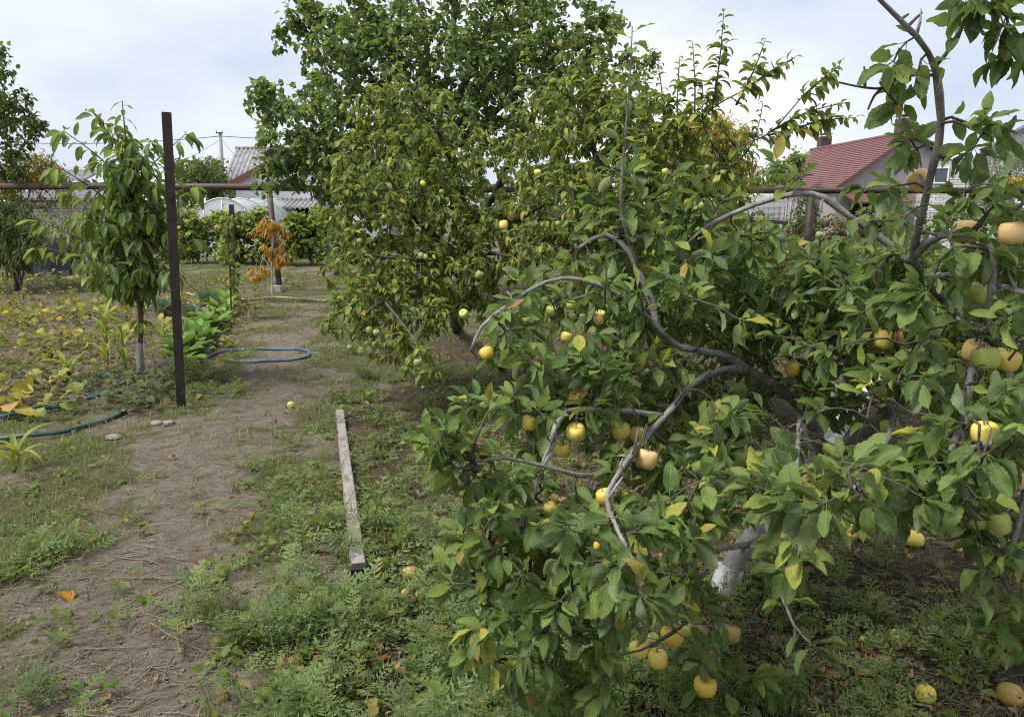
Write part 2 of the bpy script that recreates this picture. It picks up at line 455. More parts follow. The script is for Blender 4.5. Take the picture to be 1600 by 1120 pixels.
def grid_axis(pts):
    out = []
    for (a, b, n) in pts: out += list(np.linspace(a, b, n, endpoint=False))
    return np.array(out + [pts[-1][1]])
gx = grid_axis([(-300, -60, 8), (-60, -12, 24), (-12, -5.5, 40), (-5.5, 3.5, 130), (3.5, 12, 34), (12, 60, 24), (60, 300, 8)])
gy = grid_axis([(-30, 0, 10), (0, 1.6, 12), (1.6, 8, 115), (8, 16, 50), (16, 40, 48), (40, 120, 20), (120, 900, 12)])
X, Y = np.meshgrid(gx, gy)
nx, ny = len(gx), len(gy)
gm = MB()
i = np.arange(ny - 1)[:, None] * nx + np.arange(nx - 1)[None]
gm.add(np.stack([X, Y, H(X, Y)], -1), np.stack([i, i + 1, i + nx + 1, i + nx], -1))
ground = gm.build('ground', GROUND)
tag(ground, 'sandy garden soil with a trodden path, thin turf and leaf litter', kind='structure')
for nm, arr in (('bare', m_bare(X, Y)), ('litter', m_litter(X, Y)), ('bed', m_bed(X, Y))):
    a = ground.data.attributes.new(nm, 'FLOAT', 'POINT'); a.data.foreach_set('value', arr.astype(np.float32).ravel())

# ------------------------------------------------------------------ leaves
def leaf_tpl(shape='apple', ns=6, na=3, curl=0.6, fold=0.25, wave=0.0, width=0.5, petiole=0.0, serr=0.0, seed=0):
    """unit leaf: base at the origin, tip along +Y, upper side +Z"""
    r = np.random.default_rng(seed)
    t = np.linspace(0, 1, ns + 1)
    if shape == 'apple': w = np.sin(math.pi * t ** 0.88) ** 0.62 * (1 - 0.10 * t)
    elif shape == 'pear': w = np.sin(math.pi * t ** 0.72) ** 0.65
    elif shape == 'lance': w = np.sin(math.pi * t ** 0.9) ** 0.9
    elif shape == 'blade': w = (1 - t ** 2.2) * np.minimum(1, 0.55 + t * 3)
    elif shape == 'round': w = np.sqrt(np.clip(1 - (2 * t - 1) ** 2, 0, 1)) * 1.0
    w = w * width / 2
    if shape != 'blade': w[0] = 0.012 if petiole else 0.0
    w[-1] = 0.004
    if serr: w[1:-1] *= 1 + serr * (np.arange(1, ns) % 2 * 2 - 1)
    ds = 1.0 / ns
    th = -curl * (t - 0.15) + r.normal(0, 0.05, ns + 1)
    yc = np.concatenate([[0], np.cumsum(np.cos(th[:-1]) * ds)]); zc = np.concatenate([[0], np.cumsum(np.sin(th[:-1]) * ds)])
    u = np.linspace(-1, 1, na)
    V = np.zeros((ns + 1, na, 3)); UV = np.zeros((ns + 1, na, 2))
    ph = r.uniform(0, 6)
    for a in range(na):
        V[:, a, 0] = u[a] * w * math.cos(fold * 0.8)
        V[:, a, 1] = yc
        V[:, a, 2] = zc + abs(u[a]) * w * fold * 1.1 + wave * abs(u[a]) * np.sin(t * 9 + ph + a * 1.3) * np.sin(math.pi * t)
        UV[:, a, 0] = 0.5 + 0.5 * u[a] * w / max(w.max(), 1e-6); UV[:, a, 1] = t
    V = V.reshape(-1, 3); UV = UV.reshape(-1, 2)
    i = np.arange(ns)[:, None] * na; j = np.arange(na - 1)[None]
    Q = np.stack([i + j, i + j + 1, i + na + j + 1, i + na + j], -1).reshape(-1, 4)
    if petiole:
        V[:, 1] += petiole
        k = len(V)
        pv = np.array([(-0.011, 0, 0.03), (0.011, 0, 0.03), (0.011, petiole, 0), (-0.011, petiole, 0), (0, 0, 0.006), (0, petiole, -0.02)])
        V = np.vstack([V, pv]); UV = np.vstack([UV, np.tile([0.5, 0.0], (6, 1))])
        Q = np.vstack([Q, [(k, k + 1, k + 2, k + 3), (k, k + 3, k + 5, k + 4), (k + 4, k + 5, k + 2, k + 1)]])
    return V, Q, UV

def frames(d, up):
    y = unit(d)
    z = up - (up * y).sum(-1, keepdims=True) * y
    z = unit(z); x = np.cross(y, z)
    return np.stack([x, y, z], -2)            # rows = axes

def add_leaves(mb, tpls, pos, A, size, tint, mi=0):
    k = rng.integers(0, len(tpls), len(pos))
    for i, (V, Q, UV) in enumerate(tpls):
        s = np.where(k == i)[0]
        if not len(s): continue
        v = np.einsum('vk,nkj->nvj', V, A[s]) * size[s, None, None] + pos[s, None]
        q = (Q[None] + (np.arange(len(s)) * len(V))[:, None, None]).reshape(-1, 4)
        mb.add(v, q, None, np.repeat(tint[s], len(V)), np.tile(UV, (len(s), 1)), mi)

class Foliage:
    """collects single leaves of a plant, then writes the largest in view as leaf parts and the rest as one mass"""
    def __init__(s): s.p, s.d, s.u, s.s, s.t = [], [], [], [], []
    def add(s, pos, d, up, size, tint=None):
        n = len(pos)
        s.p.append(pos); s.d.append(d); s.u.append(up); s.s.append(np.broadcast_to(size, (n,)))
        s.t.append(rng.random(n) if tint is None else np.broadcast_to(tint, (n,)))
    def arr(s): return [np.concatenate(a) for a in (s.p, s.d, s.u, s.s, s.t)]

ZC = 8
zbuf = np.full((1120 // ZC + 1, 1600 // ZC + 1), 1e9)

def write_leaves(root, fol, lo, hi, mat, n_parts=300, min_px=9, leaf_name='leaf', clear=None):
    p, d, u, s, t = fol.arr()
    if clear is not None:
        k = clear(p + unit(d) * s[:, None] * 0.5); p, d, u, s, t = p[k], d[k], u[k], s[k], t[k]
    A = frames(d, u)
    mid = p + unit(d) * s[:, None] * 0.5
    px, py, z = proj(mid)
    size = s * FPX / z
    vis = (px > 5) & (px < 1595) & (py > 5) & (py < 1115) & (z > 0.3)
    ix, iy = np.clip(px / ZC, 0, 1600 // ZC).astype(int), np.clip(py / ZC, 0, 1120 // ZC).astype(int)
    order = np.argsort(z)
    own = zbuf.copy()
    for k in order[:]:
        if not (-40 < px[k] < 1640 and -40 < py[k] < 1160): continue
        if z[k] > own[iy[k], ix[k]] + 0.03: vis[k] = False
        r = int(size[k] * 0.22 / ZC)
        y0, x0 = max(iy[k] - r, 0), max(ix[k] - r, 0)
        blk = own[y0:iy[k] + r + 1, x0:ix[k] + r + 1]; np.minimum(blk, z[k], out=blk)
    zbuf[:] = own
    cand = np.where(vis & (size >= min_px))[0]
    cand = cand[np.argsort(-size[cand])][:n_parts]
    if len(cand):
        meshes = [MB().add(V, Q, None, 0.0, UV).mesh(leaf_name, mat) for V, Q, UV in hi]
        kk = rng.integers(0, len(meshes), len(cand))
        org = np.array(root.location)
        for c, kx in zip(cand, kk):
            M = Matrix.Identity(4)
            for ax in range(3):
                for cc in range(3): M[cc][ax] = A[c, ax, cc] * s[c]
            for cc in range(3): M[cc][3] = p[c, cc] - org[cc]
            inst(leaf_name, meshes[kx], root, M)
    rest = np.ones(len(p), bool); rest[cand] = False
    if rest.any():
        mb = MB(); add_leaves(mb, lo, p[rest], A[rest], s[rest], t[rest])
        o = mb.build('foliage', mat, root); o['kind'] = 'stuff'
    return len(cand), int(rest.sum())

# ------------------------------------------------------------------ trees
def blob_points(blobs):
    """points in ellipsoids given by where the crown lumps stand: (px, py, rx_px, ry_px, near, far, n)"""
    out = []
    for (px, py, rx, ry, d0, d1, n) in blobs:
        u = unit(rng.normal(size=(n, 3))) * (rng.random((n, 1)) ** (1 / 2.6))
        dm, dr = (d0 + d1) / 2, (d1 - d0) / 2
        for a in u:
            out.append(P(px + a[0] * rx, py + a[1] * ry, dm + a[2] * dr))
    return np.array(out)

def rosette(fol, tip, axis, n, size, droop=0.3, spread=(0.7, 1.5), rnd=0.35, fill=0.0, pts=None, jit=0.0):
    """n leaves round a shoot; fill: share of them set back along pts"""
    ph = rng.uniform(0, 6.28) + np.arange(n) * 2.4 + rng.normal(0, 0.25, n)
    ref = np.array([0.3, 0.2, 1.0]) if abs(axis[2]) < 0.9 else np.array([1.0, 0.2, 0])
    a = unit(np.cross(axis, ref)); b = np.cross(axis, a)
    outv = np.cos(ph)[:, None] * a + np.sin(ph)[:, None] * b
    ang = rng.uniform(spread[0], spread[1], n)[:, None]
    d = axis * np.cos(ang) + outv * np.sin(ang)
    d = unit(d + np.array([0, 0, -1]) * (droop * rng.uniform(0.5, 1.5, n))[:, None])
    up = np.array([0, 0, 1.0]) + 0.55 * outv + rng.normal(0, rnd, (n, 3))
    pos = np.repeat(tip[None], n, 0)
    if pts is not None and fill > 0:
        k = rng.random(n) < fill
        idx = rng.integers(max(0, len(pts) // 4), len(pts), n)
        pos[k] = pts[idx[k]]
    pos = pos + rng.normal(0, 1, (n, 3)) * jit
    fol.add(pos, d, up, size * (rng.uniform(0.45, 1.0, n) ** .7 + .18))

def grow(limbs, targets, arch=0.25, r_tip=0.0022, seg=0.07, flow=0.5):
    """twigs from the nearest wood to every target; returns chains (pts, parent chain, node) and their radii"""
    nodes = np.vstack(limbs); tang = np.vstack([unit(np.gradient(l, axis=0)) for l in limbs])
    owner = np.concatenate([np.full(len(l), -1 - k) for k, l in enumerate(limbs)])
    d0 = np.array([np.min(((nodes - t) ** 2).sum(1)) for t in targets])
    order = np.argsort(d0)
    cap = len(nodes) + len(targets) * 14
    N = np.zeros((cap, 3)); T = np.zeros((cap, 3)); O = np.zeros(cap, int)
    m = len(nodes); N[:m], T[:m], O[:m] = nodes, tang, owner
    chains, par = [], []
    for ti in order:
        t = targets[ti]
        dd = ((N[:m] - t) ** 2).sum(1)
        j = int(np.argmin(dd)); L = math.sqrt(dd[j])
        if L < 0.02: continue
        dirv = (t - N[j]) / L
        c1 = N[j] + unit(dirv * (1 - flow) + T[j] * flow + np.array([0, 0, arch * 0.6])) * L * 0.4
        c2 = t - unit(dirv + np.array([0, 0, -arch]) + rng.normal(0, 0.15, 3)) * L * 0.35
        n = int(min(12, max(3, L / seg)))
        u = np.linspace(0, 1, n + 1)[:, None]
        pts = N[j] * (1 - u) ** 3 + 3 * c1 * u * (1 - u) ** 2 + 3 * c2 * u * u * (1 - u) + t * u ** 3
        pts[1:-1] += rng.normal(0, 0.012 * min(1, L), (n - 1, 3))
        ci = len(chains); chains.append(pts); par.append(int(O[j]))
        tg = unit(np.gradient(pts, axis=0))
        N[m:m + n], T[m:m + n], O[m:m + n] = pts[1:], tg[1:], ci
        m += n
    cnt = np.ones(len(chains))
    for ci in range(len(chains) - 1, -1, -1):
        if par[ci] >= 0: cnt[par[ci]] += cnt[ci]
    rad = [np.linspace(r_tip * c ** 0.5 * 1.05, r_tip, len(ch)) for c, ch in zip(cnt, chains)]
    return chains, rad

def wood(root, limbs, chains, rad, bark, twig_mat, trunk_n=1, sides=8):
    for k, (pts, r) in enumerate(limbs):
        r = np.interp(np.linspace(0, 1, len(pts)), np.linspace(0, 1, len(r)), r)
        lr = np.random.default_rng(900 + k)
        jig = r * (1 + lr.normal(0, .05, len(pts)))
        jig[lr.random(len(pts)) < .10] *= 1.28
        pts = pts.copy(); wob = np.cumsum(lr.normal(0, 1, (len(pts), 3)), 0); wob -= np.linspace(0, 1, len(pts))[:, None] * wob[-1]
        if len(pts) > 5: pts += wob * np.minimum(r, .02)[:, None] * .16
        mb = MB(); tv, tq, tt, tu = tube(pts, jig, sides)
        tv[:len(pts) * sides] += lr.normal(0, .07, (len(pts) * sides, 3)) * np.repeat(jig, sides)[:, None]
        mb.add(tv, tq, tt, None, tu)
        for q in range(2, len(pts) - 1):
            if r[q] < .03 and lr.random() < .16:
                dd = unit(lr.normal(size=3) + [0, 0, .6]); ll = lr.uniform(.02, .07)
                add_tube(mb, [pts[q], pts[q] + dd * ll * .5, pts[q] + dd * ll + lr.normal(0, .008, 3)], [.0045, .0035, .002], 4)
        mb.build('trunk' if k < trunk_n else 'limb', bark, root)
    if chains:
        mb = MB()
        for c, r in zip(chains, rad): add_tube(mb, c, r, 4 if r[0] < 0.008 else 6, cap=False)
        o = mb.build('twigs', twig_mat, root); o['kind'] = 'stuff'

def L_(pts, step=0.06):      # limb through photographed places
    return spline([P(*p) for p in pts], step)

def leafy(fol, pts, n, size, droop=0.35, start=0.0, tint=None):
    L = len(pts); k = np.linspace(start * (L - 1), L - 1, n)
    i = np.clip(k.astype(int), 0, L - 2); f = (k - i)[:, None]
    pos = pts[i] * (1 - f) + pts[i + 1] * f
    ax = unit(pts[i + 1] - pts[i])
    ph = np.arange(n) * 2.4 + rng.uniform(0, 6)
    ref = np.where(np.abs(ax[:, 2:3]) < 0.9, [[0, 0, 1.0]], [[1.0, 0, 0]])
    a = unit(np.cross(ax, ref)); b = np.cross(ax, a)
    o = np.cos(ph)[:, None] * a + np.sin(ph)[:, None] * b
    d = unit(ax * 0.55 + o * 0.9 + np.array([0, 0, -1]) * (droop * rng.uniform(0.4, 1.6, n))[:, None])
    fol.add(pos, d, np.array([0, 0, 1.0]) + 0.5 * o + rng.normal(0, 0.3, (n, 3)), size * rng.uniform(0.7, 1.15, n) * np.linspace(1.05, 0.7, n), tint)

def tpls(shape, n, ns, na, width, curls=(0.4, 1.1), folds=(0.15, 0.5), wave=0.02, petiole=0.0, serr=0.0, seed=1):
    r = np.random.default_rng(seed)
    return [leaf_tpl(shape, ns, na, r.uniform(*curls), r.uniform(*folds), wave, width * r.uniform(0.80, 1.18), petiole, serr, seed * 50 + k) for k in range(n)]

AP_HI = tpls('apple', 14, 14, 5, 0.50, (-0.3, 1.8), (0.05, 0.75), 0.07, 0.26, 0.055, 1)
AP_LO = tpls('apple', 9, 5, 3, 0.48, (-0.2, 1.6), (0.05, 0.7), 0.05, 0.22, 0.0, 2)
MD_HI = tpls('apple', 6, 6, 3, 0.42, (0.6, 1.7), (0.2, 0.6), 0.03, 0.2, 0.0, 3)
MD_LO = tpls('apple', 6, 4, 3, 0.42, (0.6, 1.7), (0.2, 0.6), 0.03, 0.0, 0.0, 4)
PR_HI = tpls('pear', 4, 4, 3, 0.72, (0.2, 0.9), (0.1, 0.5), 0.02, 0.3, 0.0, 5)
PR_LO = tpls('pear', 5, 3, 3, 0.72, (0.2, 0.9), (0.1, 0.5), 0.0, 0.0, 0.0, 6)
CH_HI = tpls('apple', 6, 8, 5, 0.37, (0.4, 1.3), (0.15, 0.5), 0.03, 0.2, 0.03, 7)
LN_HI = tpls('lance', 4, 5, 3, 0.26, (0.5, 1.4), (0.2, 0.6), 0.02, 0.1, 0.0, 8)
LN_LO = tpls('lance', 4, 3, 3, 0.26, (0.5, 1.4), (0.2, 0.6), 0.0, 0.0, 0.0, 9)
VN_HI = tpls('pear', 4, 4, 3, 0.95, (0.2, 0.8), (0.05, 0.35), 0.04, 0.25, 0.0, 10)
VN_LO = tpls('pear', 4, 3, 3, 0.95, (0.2, 0.8), (0.05, 0.35), 0.03, 0.0, 0.0, 11)

# the hanging apples: photographed place, size in pixels, kind, label, distance, diameter
HANGING = [
    (1437, 283, 34, 'p', 'peach pink apple hanging alone against the upright branch below the red roof', 2.0, .056), (1584, 365, 43, 'p', 'pink blushed apple with a brown scar at the right edge, just under the pipe rail', 1.75, .060), (1508, 363, 38, 'p', 'pinkish apple half hidden behind the arched branch left of the scarred apple', 1.95, .062),
    (1530, 458, 34, 'g', 'pale yellow green apple hanging alone under the horizontal right branch', 2.0, .058), (1382, 530, 34, 'y', 'yellow apple tucked behind dark leaves, left one of the shaded pair', 2.3, .064), (1415, 528, 32, 'p', 'peach coloured apple behind dark leaves, right one of the shaded pair', 2.3, .062),
    (1524, 550, 40, 'p', 'rosy apple pressed against the back of a yellow olive one, right part of the tree', 2.05, .068), (1540, 562, 42, 'g', 'yellow olive apple in the trio at the right, the middle one', 1.93, .068), (1572, 563, 40, 'y', 'yellow olive apple in the trio at the right, nearest the edge', 1.95, .066),
    (1238, 577, 22, 'o', 'small bright yellow apple right of the thick grey limb', 2.6, .05), (1540, 680, 44, 'y', 'yellow apple with a leaf across its face, far right below the trio', 1.7, .062), (1390, 667, 30, 'g', 'shaded olive apple hanging under the rising right limb', 2.5, .062),
    (1160, 716, 27, 'g', 'greenish apple hanging alone left of the trunk fork', 2.5, .058), (1010, 718, 36, 'p', 'large peach yellow apple at the end of the arched grey branch', 2.05, .062), (971, 674, 29, 'y', 'yellow apple with a dark hole left of the arched branch tip', 2.2, .055), (996, 679, 24, 'y', 'yellow apple partly behind the tip of the arched branch', 2.25, .052),
    (900, 676, 31, 'y', 'yellow apple with two dark specks among the left leaves', 2.1, .056), (880, 703, 25, 'y', 'yellow apple half hidden just below the specked one', 2.18, .052), (826, 661, 23, 'y', 'small yellow apple at the upper edge of the left leaf cluster', 2.15, .044), (860, 794, 22, 'y', 'slim yellow apple seen between leaves at the lower left, the lower of two', 1.9, .044), (866, 778, 14, 'y', 'apple just above the slim yellow one at the lower left', 1.95, .04),
    (945, 776, 28, 'o', 'orange yellow apple behind the hanging twig at the centre', 1.75, .048), (870, 862, 14, 'o', 'yellow apple peeping out low between the dark lower left leaves', 1.85, .042), (933, 852, 14, 'o', 'yellow apple peeping out beside the thin drooping twig', 1.7, .042), (761, 552, 22, 'o', 'plump yellow apple hanging at the far left tip of the front tree', 2.2, .046), (725, 491, 15, 'g', 'pale round apple above the far left branch tip', 2.4, .04),
    (861, 486, 17, 'g', 'greenish apple hanging below the curved branch, leftmost there', 2.4, .044), (893, 477, 15, 'g', 'pale green apple right under the curved branch', 2.45, .044), (938, 493, 17, 'y', 'yellow apple in the pair under the curved branch, upper one', 2.5, .044), (936, 500, 16, 'p', 'peach apple in the pair under the curved branch, lower one', 2.46, .042), (885, 527, 19, 'y', 'yellow apple shaped like a lemon below the curved branch', 2.4, .046), (911, 496, 11, 'g', 'small green apple between the others under the curved branch', 2.5, .036),
    (1000, 1014, 34, 'y', 'yellow apple at the left of the low cluster near the ground', 2.15, .064), (1028, 1029, 31, 'y', 'egg shaped yellow apple, lowest of the cluster near the ground', 2.12, .06), (1051, 993, 38, 'o', 'deep yellow apple with two dark dots, topmost of the low cluster', 2.05, .066), (1020, 1000, 22, 'g', 'pale apple mostly hidden between the low cluster apples', 2.2, .05), (1076, 985, 22, 'g', 'pale yellow apple behind the low cluster, to its right', 2.3, .05), (1096, 987, 22, 'r', 'blotched apple behind a dark leaf right of the low cluster', 2.3, .05), (1141, 990, 33, 'r', 'yellow apple with a brown rotten patch, right of the low cluster', 2.2, .062), (1102, 1072, 38, 'o', 'orange yellow apple between hanging leaves near the bottom edge', 2.05, .066), (1087, 957, 22, 'o', 'orange apple in the dark gap above the low cluster', 2.4, .05),
    (1527, 811, 37, 'g', 'pale apple of the pair low at the right, the left one', 1.85, .058), (1560, 818, 38, 'g', 'pale apple of the pair low at the right with a leaf cutting across it', 1.82, .06), (1588, 750, 34, 'p', 'pinkish apple at the right edge half cut by the frame', 1.75, .055), (1510, 768, 24, 'g', 'green apple behind leaves above the low right pair', 1.95, .05), (1375, 612, 20, 'g', 'shaded apple deep inside the right part of the crown', 2.6, .055)]
SMALL_HANGING = [(787, 352, 14, 'y', 'pale yellow apple high in the middle of the bushy left tree', 5.2), (840, 270, 10, 'y', 'yellow apple near the top of the middle trees', 5.4), (661, 287, 9, 'y', 'pale apple in the upper left of the bushy tree', 5.7), (577, 516, 11, 's', 'small green apple of a hanging pair over the path side, left one', 5.0), (588, 520, 11, 's', 'small green apple of a hanging pair over the path side, right one', 4.98), (547, 543, 9, 's', 'tiny green apple lowest on the branch over the hose loop', 5.0), (653, 567, 14, 's', 'green apple on the lowest twig above the dense weed clump', 4.6), (749, 430, 13, 's', 'green apple hanging on the pale vertical twig', 5.0), (562, 377, 9, 's', 'small green apple beside the dark branch at the left of the bushy tree', 5.2),
          (1039, 268, 9, 'y', 'yellow apple under the long bare shoot', 4.6)]
OPEN_WOOD = [(1075, 550, 20, 2.5), (1120, 556, 20, 2.55), (1165, 580, 20, 2.6), (1210, 610, 20, 2.7), (1130, 580, 16, 2.5), (1090, 600, 16, 2.4), (1060, 625, 16, 2.25), (1035, 655, 16, 2.2), (1012, 685, 14, 2.1), (1290, 700, 26, 3.1), (1345, 675, 20, 2.95), (1390, 640, 20, 2.8), (860, 440, 14, 2.3), (905, 437, 14, 2.35), (815, 462, 12, 2.3), (1250, 305, 14, 2.4), (1295, 312, 14, 2.4), (1350, 355, 14, 2.4), (1200, 315, 12, 2.4), (1150, 335, 12, 2.4), (1467, 190, 18, 1.88), (1458, 240, 18, 1.9), (1450, 290, 18, 1.93), (1440, 330, 18, 1.95), (1380, 380, 14, 2.35), (1463, 140, 12, 1.85), (985, 395, 12, 2.55), (1548, 440, 12, 1.78), (1400, 30, 14, 1.75), (1515, 610, 12, 1.85), (1500, 670, 12, 1.83), (840, 750, 10, 1.9), (815, 810, 10, 1.82), (800, 727, 10, 1.83), (900, 738, 10, 1.95)]
# stretches of the shaded ground and sky that no leaf stands in front of
OPEN_VIEW = [(1345, 905, 62, 3.3), (1440, 920, 90, 3.3), (1350, 1000, 45, 3.3), (1400, 1050, 70, 3.3), (1490, 1060, 60, 3.3), (1430, 985, 60, 3.3), (1330, 845, 26, 3.3), (1428, 850, 18, 3.3), (1000, 770, 12, 3), (1085, 755, 22, 3), (1310, 225, 34, 3), (1360, 220, 22, 3), (1420, 190, 14, 3), (1520, 145, 30, 3), (1580, 130, 24, 3), (1490, 280, 20, 3), (1300, 265, 28, 3), (1360, 285, 22, 3), (1280, 225, 20, 3), (1405, 195, 20, 3), (1275, 285, 20, 3), (1340, 255, 30, 3), (1380, 235, 24, 3)]
def keep_open(p, extra=()):
    px, py, z = proj(p); k = np.ones(len(p), bool); rnd = rng.random(len(p))
    for a in HANGING + SMALL_HANGING:
        k &= ~((np.hypot(px - a[0], py - a[1]) < a[2] * .5 + 11) & (z < a[5] + .10) & (rnd < .93))
    for (x, y, r, d) in OPEN_WOOD: k &= ~((np.hypot(px - x, py - y) < r + 10) & (z < d + .12) & (rnd < .8))
    for (x, y, r, d) in OPEN_VIEW: k &= ~((np.hypot(px - x, py - y) < r) & (z < d) & (rnd < .9))
    return k & (p[:, 1] > .95)

# ================================================================== FOREGROUND APPLE TREE
b0 = G(1130, 916)
apple_root = thing('apple_tree', b0, 'spreading apple tree in front with big leaves, ripe yellow apples and a whitewashed trunk foot', 'tree', 'fruit trees')
fk = (1286, 714, 3.15)
trunk_pts = spline([b0 + np.array([-0.01, 0, -0.05]), P(1150, 868, 3.05), P(1200, 800, 3.1), P(1250, 745, 3.15), P(*fk)], 0.05)
AL = [
    (L_([fk, (1340, 680, 3.0), (1400, 630, 2.8), (1450, 560, 2.6), (1500, 495, 2.35)]), [.034, .026, .014]),
    (L_([fk, (1264, 665, 3.25), (1300, 620, 3.3), (1330, 570, 3.3), (1352, 490, 3.2), (1340, 420, 3.1)]), [.030, .024, .008]),
    (L_([fk, (1250, 640, 2.95), (1215, 608, 2.75), (1170, 580, 2.65), (1115, 552, 2.55), (1060, 545, 2.5), (1030, 518, 2.48), (990, 478, 2.45), (955, 457, 2.42), (900, 437, 2.38), (850, 442, 2.32), (800, 472, 2.27), (752, 512, 2.22), (736, 548, 2.2)], 0.05), [.030, .025, .016, .009, .0065, .004]),
    (L_([(1172, 582, 2.64), (1135, 578, 2.5), (1080, 605, 2.35), (1040, 650, 2.2), (1002, 692, 2.1), (970, 735, 1.95)]), [.013, .011, .007]),
    (L_([(1500, 495, 2.35), (1445, 440, 2.38), (1392, 388, 2.4), (1330, 342, 2.4), (1290, 312, 2.4), (1245, 306, 2.4), (1180, 322, 2.45), (1110, 352, 2.5), (1075, 380, 2.52)]), [.012, .011, .010, .008, .005]),
    (L_([(1470, 465, 2.36), (1425, 400, 2.1), (1440, 330, 1.98), (1455, 260, 1.93), (1466, 190, 1.9), (1461, 112, 1.86), (1430, 58, 1.8), (1375, 0, 1.75), (1335, -50, 1.72)]), [.014, .0115, .0105, .009, .006, .0035]),
    (L_([(1464, 100, 1.86), (1488, 72, 1.8), (1503, 42, 1.75), (1520, -15, 1.7)], .04), [.006, .004]),
    (L_([(1410, 420, 2.2), (1455, 378, 2.0), (1500, 364, 1.9), (1532, 370, 1.82), (1556, 400, 1.8), (1546, 465, 1.8), (1545, 520, 1.82)], .04), [.012, .011, .009, .006]),
    (L_([(1450, 435, 2.3), (1490, 430, 2.1), (1535, 437, 1.9), (1590, 455, 1.75), (1650, 470, 1.6)]), [.010, .006]),
    (L_([(1500, 495, 2.35), (1535, 540, 2.1), (1518, 590, 1.9), (1512, 640, 1.85), (1485, 705, 1.8), (1462, 765, 1.75)], .05), [.013, .011, .006]),
    (L_([(1232, 768, 3.12), (1205, 825, 2.75), (1165, 848, 2.5), (1125, 856, 2.3), (1080, 880, 2.1)], .05), [.014, .012, .007]),
    (L_([(1002, 692, 2.1), (930, 742, 2.0), (850, 728, 1.9), (790, 715, 1.85), (742, 722, 1.8)], .05), [.008, .004]),
    (L_([(1040, 650, 2.2), (960, 640, 2.15), (885, 640, 2.1), (860, 690, 2.02), (846, 740, 1.95), (822, 800, 1.85), (795, 848, 1.8)], .05), [.009, .008, .005]),
    (L_([(1002, 692, 2.1), (965, 740, 1.8), (950, 780, 1.6), (970, 835, 1.45), (992, 880, 1.4), (996, 915, 1.38)], .04), [.008, .006, .003]),
    (L_([fk, (1370, 726, 2.5), (1440, 720, 2.0), (1492, 708, 1.75), (1560, 690, 1.6)], .05), [.018, .013, .007]),
    (L_([(1400, 630, 2.8), (1388, 690, 2.1), (1362, 742, 1.55), (1332, 762, 1.2)], .05), [.012, .008, .004]),
    (L_([(1250, 640, 2.95), (1246, 690, 2.1), (1242, 740, 1.5), (1236, 775, 1.3)], .05), [.012, .008, .004]),
    (L_([(1030, 518, 2.48), (1008, 445, 2.55), (982, 392, 2.6), (945, 366, 2.62), (905, 388, 2.62)], .05), [.013, .011, .006]),
    (L_([(1000, 425, 2.57), (972, 335, 2.5), (976, 235, 2.48), (984, 130, 2.46), (988, 42, 2.45)], .05), [.0055, .004, .002]),
    (L_([(1080, 880, 2.1), (1040, 940, 1.95), (1055, 985, 1.98)], .05), [.007, .005]),
    (L_([(1165, 848, 2.5), (1140, 920, 2.35), (1118, 985, 2.25), (1124, 1060, 2.2), (1126, 1150, 2.2)], .05), [.009, .007]),
    (L_([(1562, 560, 2.0), (1590, 620, 1.85), (1605, 720, 1.8), (1590, 820, 1.8), (1565, 900, 1.78)], .05), [.010, .006]),
    (L_([(1170, 848, 2.5), (1215, 920, 2.0), (1240, 975, 1.75), (1268, 1005, 1.65)], .05), [.005, .003]),
]
a_limbs = [trunk_pts] + [l for l, _ in AL]
